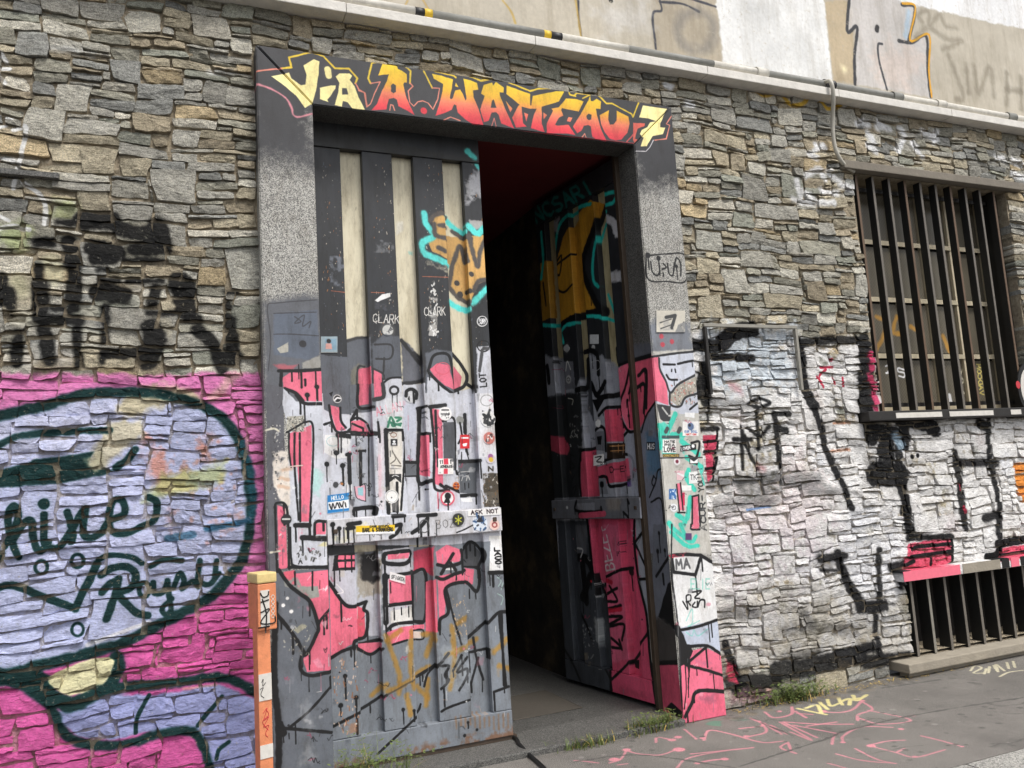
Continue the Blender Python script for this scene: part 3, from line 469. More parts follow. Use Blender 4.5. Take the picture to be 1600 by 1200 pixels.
c.rect(1095, 563, 1205, 582, (60, 80, 82), 'narrow grey sticker', geo=True); c.rect(1100, 587, 1185, 672, (232, 230, 226), 'white sticker reading LOVE'); c.text('LOVE', (1108, 664), (1182, 664), 26, (40, 40, 40), 6); c.text('PEA', (1110, 630), (1178, 630), 14, (60, 60, 60), 4); c.text('HATE', (1110, 608), (1178, 608), 12, (60, 60, 60), 4); c.rect(1100, 678, 1205, 698, (74, 62, 40), 'brown strip sticker'); c.text('CONTACTO', (1104, 694), (1200, 694), 11, (210, 180, 90), 2)
c.rect(1225, 475, 1325, 566, (236, 234, 230), 'white sticker with blue drawing'); c.dot(1275, 508, 22, (96, 116, 150)); c.dot(1268, 500, 8, (40, 40, 50)); c.text('OUR SOUL', (1236, 545), (1318, 545), 13, (50, 90, 160), 3); c.text('NATION', (1245, 561), (1310, 561), 10, (200, 60, 60), 3)
c.rect(1210, 622, 1310, 658, (26, 26, 28), 'black sticker with white star', skew=6); c.text('LOVER', (1216, 656), (1275, 646), 18, (240, 240, 240), 4); c.dot(1290, 630, 10, WHT)
c.disc(1190, 726, 21, (236, 232, 232), 'round white sticker'); c.disc(1190, 726, 10, (120, 40, 60), geo=False); c.rect(1188, 782, 1236, 842, (232, 196, 200), 'torn pink sticker'); c.stroke([(1195, 800), (1230, 815)], 12, WHT); c.rect(1265, 790, 1320, 862, (228, 228, 226), 'white sticker reading TK', skew=4); c.text('TK', (1272, 840), (1316, 838), 30, (50, 50, 50), 4); c.rect(1268, 706, 1322, 742, (34, 34, 36)); c.fill([(1272, 710), (1295, 726), (1320, 708), (1320, 735), (1272, 738)], WHT); c.rect(1275, 750, 1320, 785, (150, 150, 152))
c.rect(1140, 897, 1186, 962, (58, 108, 168), 'blue sticker'); c.speck(1142, 900, 1184, 958, 10, [(220, 228, 236)], (4, 9)); c.disc(1170, 1015, 24, (226, 228, 230), 'round grey sticker'); c.ring(1170, 1015, 12, 12, 4, (120, 120, 124)); c.rect(1218, 875, 1280, 908, (232, 230, 226), 'torn white sticker')
c.fill([(1190, 862), (1210, 862), (1240, 1030), (1205, 1030)], PNK); c.fill([(1222, 920), (1238, 920), (1240, 1000), (1228, 1000)], (200, 40, 80)); c.many([[(1188, 870), (1205, 1035)], [(1212, 860), (1228, 1030)], [(1195, 1045), (1240, 1045)]], 10, BLK); c.fill([(1288, 948), (1320, 945), (1332, 1138), (1292, 1138)], PNK); c.many([[(1285, 1140), (1286, 948)], [(1325, 935), (1336, 1140)], [(1285, 945), (1325, 935)], [(1286, 1142), (1336, 1142)]], 11, BLK)
c.text('YOU!!', (1358, 915), (1345, 755), 32, (44, 50, 50), 8); c.text('ACUR-', (1375, 1160), (1362, 930), 32, (50, 50, 52), 9); c.stroke([(1060, 705), (1360, 700)], 7, (60, 60, 62), curve=False)
c.many([[(1360, 870), (1330, 760)], [(1345, 800), (1355, 760)]], 12, (60, 200, 180), a=.8)
c.crop('L')
c.fill([(960, 0), (1170, 0), (1180, 160), (965, 160)], (190, 187, 180), soft=10, a=.7, patch=.4); c.many([[(970, 20), (1030, 60), (1010, 0)], [(1030, 70), (1070, 90), (1090, 60)], [(960, 40), (1040, 110), (1100, 110)]], 20, (70, 206, 184), soft=5); c.rect(1035, 45, 1068, 80, (92, 62, 110), 'small purple sticker'); c.rect(1068, 0, 1105, 22, PNK, geo=False); c.stroke([(1065, 0), (1068, 25), (1110, 25)], 9, BLK)
c.fill([(965, 250), (975, 165), (1130, 160), (1195, 200), (1212, 490), (1000, 548), (975, 400)], (226, 226, 226), soft=3); c.fill([(990, 540), (1214, 496), (1234, 690), (1150, 640), (1040, 640)], (188, 196, 212), soft=5)
c.fill([(1010, 735), (1050, 660), (1140, 640), (1248, 690), (1265, 1040), (1020, 1040)], (230, 112, 138), soft=3); c.fill([(1020, 900), (1260, 890), (1265, 1040), (1020, 1040)], (222, 96, 122), soft=40, a=.6); c.fill([(1100, 900), (1180, 890), (1200, 920), (1120, 925)], (150, 90, 110), soft=20, a=.6); c.fill([(1090, 710), (1170, 720), (1150, 740)], (190, 110, 140), soft=14, a=.5)
c.many([[(965, 160), (1040, 155), (1118, 160), (1088, 262), (975, 247), (963, 160)]], 16, BLK, curve=False); c.many([[(1115, 160), (1190, 205)], [(1190, 200), (1205, 350), (1215, 510)]], 17, BLK); c.many([[(1000, 552), (1110, 528), (1212, 492)], [(1045, 722), (1142, 640)], [(1050, 735), (1150, 760), (1252, 792)], [(1020, 640), (1140, 630), (1200, 660), (1250, 696)]], 14, BLK)
c.stroke([(990, 540), (1025, 620), (1045, 720)], 36, BLK); c.fill([(1000, 620), (1060, 625), (1075, 660), (1050, 720), (1005, 740)], BLK); c.many([[(1035, 1000), (1070, 930), (1102, 868), (1255, 870)], [(1250, 870), (1262, 950)]], 18, BLK); c.many([[(1060, 720), (1050, 850)], [(1035, 740), (1040, 860), (1030, 960)], [(1050, 800), (1052, 900)]], 6, BLK)
c.text('MA', (985, 232), (1065, 225), 48, (96, 96, 98), 11); c.text('ELIE', (1062, 335), (1165, 335), 52, (130, 206, 190), 6, a=.8); c.many([[(1022, 400), (1048, 440), (1040, 375), (1062, 368), (1062, 395), (1040, 402)], [(1050, 405), (1062, 420)], [(1072, 352), (1118, 346), (1085, 380), (1110, 385)], [(1085, 405), (1072, 425), (1095, 430), (1098, 400)], [(1100, 430), (1112, 395), (1135, 395), (1135, 430)]], 8, BLK, soft=2); c.many([[(1040, 500), (1070, 440), (1072, 510), (1050, 530), (1110, 500)], [(1040, 560), (1070, 580), (1080, 550), (1100, 580), (1150, 545)]], 6, (130, 206, 196), a=.7)
c.fill([(950, 160), (1050, 140), (1052, 165), (960, 175)], (206, 60, 84), patch=.2)
c.stroke([(965, 0), (965, 250), (1000, 560), (1020, 1000)], 9, (40, 40, 42), soft=3)
c.mess(985, 180, 1240, 1000, 30, .7); c.crop('K').mess(1080, 420, 1370, 1180, 60, .7)
# reveal of the right jamb
rv = Canvas('reveal_paint', (2.895, 0, 0), (0, 1, 0), (0, 0, 1), -.02, .26, 0, 3.66, 300); rv.drips = True
c = rv.crop('K')
c.fill([(900, 0), (1060, -20), (1075, 50), (900, 110)], (96, 98, 106), soft=20); c.fill([(890, 95), (1060, 55), (1062, 345), (960, 530), (900, 520)], (222, 92, 116), soft=4); c.stroke([(880, 105), (1070, 52)], 22, BLK); c.many([[(950, 190), (1000, 160), (1000, 390)], [(940, 265), (990, 250), (985, 420)]], 18, BLK)
c.fill([(960, 520), (1050, 370), (1120, 1300), (980, 1300)], (128, 132, 146), soft=4); c.stroke([(970, 540), (1000, 440), (1060, 350)], 12, BLK); c.fill([(1000, 560), (1080, 560), (1090, 800), (1010, 800)], (82, 120, 150), soft=40, a=.8); c.rect(1003, 605, 1056, 655, (30, 30, 32), 'small sticker reading HUS'); c.text('HUS', (1008, 647), (1054, 647), 32, WHT, 6)
c.many([[(1020, 950), (1060, 850), (1075, 780), (1130, 770)], [(1045, 820), (1035, 860), (1050, 880), (1060, 840), (1045, 815)], [(1030, 980), (1090, 960), (1110, 1100)]], 9, BLK); c.rect(1015, 530, 1042, 565, (120, 120, 124))
c.crop('L')
c.fill([(870, 0), (960, 0), (1000, 560), (1030, 740), (860, 740)], (112, 116, 126), soft=4); c.fill([(895, 480), (945, 310), (975, 280), (1005, 560), (960, 540)], BLK, soft=4); c.fill([(870, 500), (900, 480), (1000, 560), (1020, 740), (880, 720)], (70, 66, 64), soft=12); c.fill([(860, 730), (1040, 722), (1040, 1020), (880, 1000)], (206, 82, 110), soft=3); c.stroke([(850, 722), (1040, 718)], 18, BLK); c.fill([(930, 960), (965, 925), (1030, 985), (1030, 1020)], BLK); c.many([[(885, 270), (950, 170)], [(920, 260), (925, 310)], [(985, 540), (1020, 620)]], 13, BLK); c.dot(900, 45, 8, BLK); c.dot(893, 140, 10, BLK); c.dot(930, 135, 8, BLK)
# ---- left door leaf
lc = Canvas('left_leaf_paint', (0, .21, 0), u0=.80, u1=1.92, v0=0, v1=3.68, ppm=420, **XZ); lc.drips = True
c = lc.crop('G')
for x in (400, 720, 1040, 1330): c.speck(x+10, -300, x+150, 900, 130, [(210, 200, 186), (176, 120, 70), (96, 104, 118), (150, 146, 140), (20, 20, 22)], (1.2, 4.5), a=.75, elong=2.2)
for x0, y0, x1, y1, q in [(460, 280, 560, 480, (120, 126, 138)), (735, 180, 860, 260, (110, 112, 116)), (1080, 440, 1130, 780, (190, 188, 184)), (1040, 340, 1200, 420, (150, 136, 100)), (740, 560, 860, 620, (70, 72, 80)), (770, 480, 840, 560, (232, 230, 226))]: c.fill([(x0, y0), (x1, y0+10), (x1, y1), (x0, y1)], q, soft=6, a=.75, patch=-.25)
c.fill([(740, 560), (790, 520), (838, 512), (838, 535), (760, 570)], WHT, soft=3); c.many([[(470, 500), (560, 510)], [(1040, 410), (1200, 415)], [(720, 510), (800, 512)]], 5, (186, 110, 80), a=.8)
c.fill([(885, 60), (930, 50), (925, 120), (890, 130)], (226, 224, 216), soft=14, a=.6); c.fill([(965, 240), (995, 240), (990, 262), (965, 260)], (120, 200, 190), soft=10, a=.6)
c.fill([(1030, 280), (1200, 330), (1210, 380), (1040, 370)], (180, 176, 160), soft=20, a=.6, patch=.1)
c.fill([(1330, 60), (1420, 60), (1430, 110), (1340, 120)], (190, 188, 186), soft=10, a=.8)
c.fill([(1100, 30), (1190, 10), (1200, 140), (1320, 160), (1440, 150), (1460, 420), (1380, 460), (1340, 570), (1260, 525), (1218, 450), (1232, 330), (1200, 300), (1100, 255), (1070, 190), (1112, 120)], (208, 164, 96), soft=6)
c.many([[(1050, 15), (1062, 80), (1112, 155), (1042, 195), (1050, 262), (1130, 300), (1205, 330)], [(1192, 30), (1235, 80), (1302, 130)], [(1328, 95), (1380, 142), (1425, 108)], [(1222, 560), (1270, 592), (1325, 612)], [(1358, 572), (1400, 530), (1448, 478)]], 36, (92, 222, 216), soft=10)
c.many([[(1090, 60), (1112, 30), (1160, 15), (1195, 30)], [(1112, 80), (1120, 150), (1192, 172)], [(1145, 90), (1192, 92)], [(1140, 230), (1182, 252)], [(1235, 340), (1262, 270), (1290, 210), (1322, 310)], [(1225, 470), (1270, 525), (1335, 565)], [(1330, 150), (1350, 250), (1385, 350), (1400, 250), (1440, 170)], [(1360, 500), (1385, 445), (1450, 425)], [(1240, 115), (1300, 155), (1340, 170)], [(1240, 340), (1220, 450)]], 28, (82, 76, 72), soft=9)
c.dot(1270, 440, 17, (60, 56, 54)); c.dot(1290, 512, 19, (60, 56, 54)); c.dot(1345, 396, 16, (60, 56, 54)); c.dot(1335, 500, 16, (60, 56, 54))
c.text('CLARK', (725, 695), (898, 705), 52, (226, 224, 220), 5); c.text('CLARK', (1048, 655), (1185, 652), 52, (226, 224, 220), 5); c.speck(1090, 440, 1130, 790, 30, [(226, 226, 224)], (4, 12)); c.speck(730, 660, 900, 720, 10, [(220, 220, 216)], (2, 5))
c.disc(822, 746, 33, (196, 196, 192), 'round scratched white sticker'); c.speck(800, 725, 845, 765, 12, [(90, 90, 92)], (3, 7)); c.disc(1412, 690, 34, (30, 30, 32), 'round black sticker with white letters'); c.ring(1412, 690, 31, 31, 5, WHT); c.text('BOBO', (1390, 690), (1436, 690), 16, WHT, 4); c.text('ART', (1394, 708), (1434, 708), 14, WHT, 4)
c.rect(405, 785, 508, 884, (150, 168, 176), 'sticker with a small photo'); c.fill([(430, 800), (500, 800), (500, 870), (430, 870)], (130, 160, 178)); c.dot(452, 815, 14, (40, 36, 36)); c.fill([(435, 830), (470, 830), (475, 865), (432, 865)], (214, 160, 150))
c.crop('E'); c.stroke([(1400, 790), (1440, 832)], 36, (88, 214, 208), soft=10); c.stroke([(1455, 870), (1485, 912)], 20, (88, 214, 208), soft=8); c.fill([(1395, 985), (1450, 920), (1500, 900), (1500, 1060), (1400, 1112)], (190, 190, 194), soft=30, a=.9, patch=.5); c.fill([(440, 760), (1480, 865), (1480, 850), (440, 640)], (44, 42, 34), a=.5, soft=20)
c.crop('G')
c.fill([(395, 895), (450, 905), (580, 915), (585, 1250), (400, 1250)], (94, 98, 106), soft=5); c.drip(480, 910, 70, 8, (94, 98, 106)); c.drip(530, 910, 40, 8, (94, 98, 106))
c.fill([(575, 790), (715, 780), (725, 1250), (575, 1250)], (102, 106, 114), soft=8); c.stroke([(575, 805), (640, 785), (718, 780)], 18, (60, 60, 62), soft=8); c.fill([(600, 990), (650, 940), (700, 960), (660, 1080), (610, 1080)], (128, 126, 112), soft=14, a=.8); c.fill([(650, 980), (718, 970), (724, 1240), (652, 1240)], PNK); c.stroke([(690, 965), (645, 985), (640, 1230)], 12, (52, 54, 58), soft=6)
c.fill([(722, 830), (800, 770), (912, 790), (925, 1040), (800, 1050), (728, 980)], (88, 92, 100), soft=10); c.fill([(735, 990), (784, 1020), (784, 1112), (735, 1132)], PNK); c.many([[(728, 985), (790, 1015), (800, 1050)], [(740, 835), (845, 840), (840, 920), (750, 925)], [(800, 920), (795, 1010)]], 12, (48, 48, 50)); c.fill([(795, 1060), (860, 1045), (925, 1040), (930, 1240), (790, 1240)], PAL, soft=4); c.stroke([(795, 1075), (840, 1045), (920, 1042)], 12, BLK)
c.fill([(918, 790), (960, 810), (1030, 900), (1052, 1060), (930, 1068)], (104, 106, 114), soft=10); c.many([[(920, 800), (985, 880), (1040, 950)], [(1000, 880), (1050, 930), (1052, 1050), (930, 1072)]], 24, (46, 46, 48), soft=8); c.fill([(930, 1080), (1055, 1075), (1060, 1240), (930, 1240)], PAL, soft=4)
c.fill([(1060, 890), (1120, 870), (1240, 880), (1248, 1240), (1060, 1240)], (98, 102, 110), soft=10); c.fill([(1070, 1040), (1110, 1050), (1250, 1150), (1250, 1240), (1065, 1240)], PAL, soft=4); c.fill([(1085, 990), (1130, 952), (1200, 962), (1246, 1122), (1180, 1092), (1112, 1032)], PNK); c.ring(1165, 985, 46, 36, 5, (220, 90, 110)); c.many([[(1075, 1000), (1110, 905), (1192, 895), (1222, 965), (1248, 1140)], [(1080, 1012), (1160, 1092), (1248, 1158)]], 17, BLK)
c.fill([(1248, 960), (1302, 1030), (1292, 1092), (1248, 1112)], PNK); c.fill([(1250, 1125), (1380, 1100), (1390, 1240), (1250, 1240)], PAL, soft=4); c.many([[(1240, 885), (1300, 960), (1335, 1030), (1312, 1090), (1248, 1122)], [(1340, 1080), (1370, 1100)]], 22, BLK)
c.fill([(1380, 850), (1480, 850), (1500, 1240), (1385, 1240)], PAL, soft=10); c.ring(1420, 845, 38, 34, 8, BLK); c.many([[(1412, 870), (1395, 1000)], [(1420, 860), (1450, 860)]], 20, (70, 70, 72)); c.text('LOT', (1440, 1100), (1432, 1010), 40, (40, 40, 42), 9)
c.crop('H')
c.fill([(410, 60), (600, 60), (1360, 60), (1520, 60), (1550, 1010), (420, 1010)], PAL, soft=3, a=1); c.fill([(410, 0), (600, 0), (606, 190), (480, 190), (425, 160)], (94, 98, 106), soft=4)
c.fill([(600, 0), (745, 0), (750, 170), (600, 180)], (104, 108, 116), soft=4); c.fill([(650, 0), (716, 0), (716, 120), (655, 132)], PNK); c.many([[(648, 0), (650, 138), (735, 145)], [(640, 160), (600, 230)]], 18, BLK)
c.disc(507, 95, 27, (226, 226, 224), 'small round black and white sticker'); c.disc(507, 95, 21, (30, 30, 32), geo=False); c.stroke([(490, 104), (505, 90), (525, 92)], 10, WHT); c.fill([(455, 60), (480, 50), (470, 80)], BLK)
c.fill([(465, 135), (520, 150), (522, 240), (562, 292), (502, 292), (470, 185)], PNK); c.many([[(455, 135), (470, 220), (505, 300), (590, 300)], [(425, 255), (470, 240)], [(525, 150), (530, 230), (560, 275)]], 15, BLK); c.fill([(430, 320), (585, 330), (590, 460), (500, 470), (425, 430)], (226, 226, 226), soft=5, patch=.7); c.ring(480, 360, 40, 30, 5, (170, 196, 200)); c.drip(530, 320, 110, 10); c.many([[(510, 320), (590, 330)]], 30, BLK)
c.blob(500, 432, 16, 70); c.blob(441, 502, 16, 110); c.blob(540, 512, 16, 100); c.many([[(580, 440), (585, 620)]], 26, BLK); c.stroke([(565, 445), (600, 435)], 20, BLK); c.dot(497, 632, 18, (60, 60, 62)); c.dot(535, 625, 10, (170, 110, 60)); c.many([[(570, 620), (572, 680)], [(600, 630), (598, 670)]], 8, WHT)
c.rect(445, 690, 580, 802, (34, 124, 190), 'blue name sticker reading HELLO', skew=9); c.text('HELLO', (470, 728), (548, 718), 22, WHT, 5); c.fill([(448, 742), (578, 724), (580, 778), (450, 790)], WHT); c.many([[(458, 755), (470, 785), (478, 750), (490, 780)], [(495, 775), (505, 745), (520, 775)], [(520, 745), (535, 770), (545, 738)], [(555, 745), (560, 770)]], 8, BLK)
c.fill([(604, 230), (682, 220), (716, 300), (606, 302)], PNK); c.many([[(604, 225), (645, 208), (700, 240), (722, 292)], [(612, 245), (680, 275)]], 14, BLK); c.stroke([(604, 305), (680, 310), (748, 312)], 30, BLK); c.fill([(606, 340), (745, 330), (752, 780), (606, 780)], (176, 180, 190), soft=6); c.drip(715, 320, 380, 9); c.drip(635, 310, 70, 8); c.stroke([(638, 416), (692, 416)], 16, BLK); c.stroke([(664, 420), (665, 632)], 20, BLK); c.fill([(622, 645), (692, 632), (697, 735), (640, 712)], (226, 170, 186)); c.fill([(645, 650), (680, 645), (680, 700), (650, 695)], (150, 196, 206), soft=3); c.many([[(625, 640), (640, 712), (695, 735)], [(660, 640), (692, 630), (697, 735)]], 5, BLK); c.stroke([(612, 815), (625, 785), (742, 775), (748, 810)], 26, BLK); c.fill([(610, 250), (560, 300), (590, 310)], BLK)
c.fill([(735, 0), (785, 0), (790, 90), (738, 90)], PNK); c.many([[(790, 0), (795, 80), (735, 100)]], 26, (50, 50, 52)); c.ring(862, 42, 26, 24, 14, (38, 38, 40)); c.drip(850, 60, 80); c.drip(880, 62, 110); c.text('ALLAN', (752, 205), (915, 165), 56, (228, 128, 150), 5, a=.85); c.fill([(800, 100), (920, 60), (925, 200), (800, 230)], WHT, soft=20, a=.4); c.rect(820, 206, 912, 282, (216, 226, 218), 'green and white patterned sticker', geo=True); c.many([[(822, 270), (840, 210), (860, 240)], [(870, 212), (905, 215), (880, 235)], [(826, 240), (900, 262)], [(850, 262), (905, 250)]], 14, (58, 128, 100)); c.ring(858, 258, 14, 12, 5, (50, 120, 96))
c.fill([(760, 260), (800, 270), (800, 790), (765, 790)], (206, 200, 206), soft=4); c.many([[(770, 450), (775, 700)]], 18, (226, 176, 186), soft=14, a=.5); c.fill([(820, 300), (915, 296), (915, 800), (825, 805)], (226, 222, 216)); c.many([[(810, 290), (818, 550), (826, 805)]], 26, BLK); c.many([[(805, 290), (912, 290)], [(880, 620), (882, 800)]], 18, BLK); c.many([[(916, 300), (928, 420), (905, 790)], [(760, 240), (770, 300)]], 14, BLK); c.fill([(845, 720), (870, 720), (872, 805), (850, 805)], BLK)
c.rect(840, 346, 882, 388, (28, 28, 30), 'small black square sticker'); c.dot(861, 362, 8, WHT); c.fill([(850, 372), (872, 372), (876, 382), (846, 382)], WHT); c.ring(858, 320, 18, 14, 5, (150, 110, 90)); c.rect(835, 392, 905, 526, (218, 212, 200), 'torn paper sticker'); c.many([[(850, 420), (870, 470), (840, 500)], [(860, 440), (900, 500)], [(845, 510), (905, 515)]], 7, (110, 104, 96)); c.fill([(832, 565), (906, 565), (906, 620), (868, 590), (832, 618)], (40, 40, 42)); c.many([[(850, 580), (868, 572), (890, 580)]], 5, WHT); c.disc(847, 705, 43, (228, 226, 222), 'large round white sticker'); c.dot(845, 712, 4, (60, 60, 60)); c.ring(847, 705, 36, 36, 2.5, (150, 150, 150))
c.disc(983, 68, 44, (206, 206, 208), 'round sticker with black figure'); c.many([[(950, 70), (955, 40), (985, 28), (1015, 50), (1012, 85)]], 22, BLK); c.fill([(960, 90), (970, 70), (975, 110)], BLK); c.fill([(1000, 80), (1012, 70), (1005, 110)], BLK); c.fill([(935, 120), (1015, 120), (1010, 470), (940, 470)], (196, 200, 214), soft=6); c.fill([(1020, 320), (1082, 320), (1086, 582), (1030, 566)], PNK); c.many([[(1038, 150), (1030, 330), (1028, 605), (1095, 605)]], 24, BLK); c.many([[(1020, 150), (1065, 140)], [(1040, 310), (1085, 312)]], 18, BLK); c.fill([(930, 492), (1016, 492), (1016, 572), (930, 572)], (104, 108, 114)); c.stroke([(930, 486), (1020, 490)], 20, BLK); c.stroke([(930, 578), (1020, 575)], 9, BLK); c.many([[(955, 590), (955, 770)], [(1045, 640), (990, 740)]], 4, (110, 110, 116)); c.dot(1073, 660, 6, BLK)
c.fill([(1100, 155), (1162, 165), (1168, 645), (1112, 625), (1105, 400)], PNK); c.many([[(1085, 145), (1180, 135)]], 24, BLK); c.many([[(1090, 150), (1112, 400), (1110, 610), (1130, 665), (1205, 665)], [(1120, 170), (1128, 400)]], 16, BLK); c.fill([(1168, 240), (1240, 240), (1247, 545), (1172, 525)], (82, 84, 90)); c.many([[(1165, 235), (1240, 232), (1250, 540), (1275, 550)]], 14, BLK); c.disc(1180, 188, 42, (232, 230, 228), 'round white sticker with small print'); c.many([[(1160, 165), (1200, 165)], [(1155, 190), (1205, 190)]], 8, (50, 50, 52)); c.speck(1155, 180, 1205, 215, 12, [(70, 70, 72)], (3, 6)); c.fill([(1250, 90), (1262, 90), (1275, 540), (1250, 540)], PAL)
c.rect(1135, 468, 1232, 566, (234, 230, 226), 'square white sticker with red stripe'); c.fill([(1170, 470), (1198, 468), (1200, 505), (1172, 505)], (214, 60, 80)); c.fill([(1172, 532), (1196, 530), (1196, 564), (1170, 564)], (214, 60, 80)); c.text('ATNEAIS', (1150, 526), (1222, 524), 14, (40, 40, 40), 4); c.text('11', (1145, 500), (1170, 498), 20, (40, 40, 40), 5); c.text('1', (1208, 498), (1222, 498), 20, (40, 40, 40), 5); c.many([[(1185, 640), (1280, 680)], [(1150, 630), (1190, 660)]], 18, BLK)
c.disc(1195, 715, 46, (210, 70, 92), 'round red ring sticker with black head'); c.disc(1195, 715, 36, (236, 232, 230), geo=False); c.dot(1195, 702, 20, BLK); c.fill([(1185, 715), (1203, 715), (1212, 745), (1170, 745)], BLK); c.disc(1250, 638, 22, (206, 110, 40), 'small orange sticker'); c.many([[(1235, 645), (1265, 645)], [(1240, 628), (1260, 630)]], 7, (120, 30, 30)); c.drip(1135, 680, 100, 6, (214, 60, 90))
c.fill([(1262, 60), (1380, 60), (1395, 470), (1280, 470)], (204, 206, 216), soft=4); c.many([[(1320, 190), (1322, 300)]], 24, BLK); c.dot(1290, 222, 24, (150, 152, 150)); c.many([[(1290, 240), (1305, 330)], [(1300, 330), (1280, 370)], [(1330, 400), (1340, 440)]], 12, BLK); c.rect(1290, 315, 1350, 402, (206, 40, 46), 'red rectangular sticker'); c.fill([(1298, 330), (1342, 330), (1342, 340), (1298, 340)], WHT); c.fill([(1304, 372), (1335, 366), (1330, 388), (1308, 388)], WHT); c.fill([(1285, 492), (1395, 482), (1395, 690), (1290, 680)], (88, 92, 98)); c.many([[(1275, 485), (1400, 480)], [(1285, 700), (1390, 695)]], 22, BLK); c.many([[(1295, 550), (1350, 545)], [(1290, 575), (1310, 570), (1300, 605)], [(1315, 580), (1335, 575), (1330, 605)], [(1340, 570), (1352, 600)]], 5, (190, 190, 188)); c.many([[(1300, 425), (1300, 470)], [(1330, 420), (1345, 470)], [(1320, 620), (1322, 660)], [(1345, 620), (1345, 650)]], 6, BLK); c.fill([(1295, 715), (1370, 712), (1368, 740), (1300, 735)], WHT, patch=.3)
c.fill([(1388, 60), (1515, 60), (1520, 460), (1395, 460)], (218, 218, 222), soft=4); c.ring(1440, 105, 38, 34, 5, (150, 150, 150)); c.disc(1450, 222, 46, (216, 214, 210), 'round black and white sticker'); c.speck(1412, 190, 1488, 258, 26, [(40, 40, 42)], (6, 18)); c.disc(1455, 340, 36, (190, 110, 100), 'round reddish sticker'); c.speck(1430, 318, 1480, 365, 20, [(230, 226, 220), (60, 40, 40)], (3, 8)); c.disc(1465, 468, 29, (206, 196, 206), 'round violet and yellow sticker'); c.dot(1464, 455, 16, (150, 90, 140)); c.dot(1466, 474, 14, (214, 176, 60)); c.text('N', (1448, 545), (1485, 545), 26, (60, 54, 46), 9); c.text('A', (1450, 590), (1485, 590), 26, (84, 76, 66), 8)
c.fill([(1415, 560), (1520, 560), (1530, 770), (1425, 770)], (74, 66, 54), soft=8, patch=.6); c.fill([(1440, 680), (1510, 675), (1515, 745), (1445, 750)], (96, 88, 76), soft=4); c.speck(1420, 560, 1530, 770, 50, [(200, 196, 188), (120, 90, 60), (30, 28, 26)], (3, 9)); c.rect(1455, 950, 1535, 1160, (230, 228, 224), geo=False)
c.mess(420, 60, 1520, 770, 130); c.mess(420, 300, 1000, 760, 40)
# cross bar of the left leaf
c.fill([(430, 850), (1550, 765), (1560, 925), (430, 1010)], (206, 206, 212), soft=2); c.fill([(450, 960), (600, 880), (700, 860), (560, 1000)], (214, 206, 150), soft=20, a=.5, patch=-.1); c.fill([(760, 830), (960, 810), (960, 940), (800, 950)], (182, 186, 196), soft=20, a=.6)
c.mess(440, 860, 1540, 960, 40, .8); c.blob(470, 880, 16, 70); c.blob(510, 905, 14, 90); c.many([[(565, 880), (640, 868)], [(560, 905), (600, 900)]], 26, BLK); c.drip(540, 900, 90, 8); c.drip(600, 900, 60, 8); c.many([[(845, 830), (915, 825)], [(830, 960), (870, 930), (895, 880), (850, 890)], [(1000, 825), (1112, 818)], [(1060, 840), (1010, 900), (965, 930)]], 24, BLK); c.ring(1040, 890, 30, 40, 6, (90, 90, 92)); c.drip(700, 930, 50, 5); c.drip(770, 930, 40, 5); c.drip(1115, 870, 90, 5); c.text('BOZZ', (1110, 905), (1280, 890), 50, (110, 110, 112), 3); c.stroke([(1240, 930), (1300, 905), (1400, 850)], 8, BLK)
c.rect(615, 885, 856, 936, (226, 188, 40), 'long yellow sticker with black lettering', skew=4); c.fill([(615, 928), (856, 920), (856, 940), (615, 944)], WHT); c.text('BARE & STRANIERO', (655, 926), (846, 920), 22, BLK, 5); c.text('CASE OCCUPA', (700, 898), (820, 893), 10, BLK, 3)
c.rect(1310, 785, 1516, 822, (226, 224, 220), 'white strip sticker with lettering', skew=5); c.text('ASK NOT', (1328, 818), (1500, 806), 24, (44, 30, 34), 6); c.disc(1250, 850, 39, (48, 48, 44), 'round dark sticker with yellow star'); c.many([[(1232, 840), (1268, 862)], [(1268, 838), (1234, 862)], [(1250, 825), (1250, 876)]], 7, (196, 196, 60)); c.disc(1385, 872, 46, (206, 214, 224), 'round blue and white sticker'); c.speck(1350, 835, 1420, 905, 26, [(50, 80, 120), (40, 40, 46)], (5, 14)); c.disc(1475, 882, 32, (222, 190, 180), 'round pale pink sticker'); c.ring(1475, 882, 14, 14, 8, (150, 70, 70))
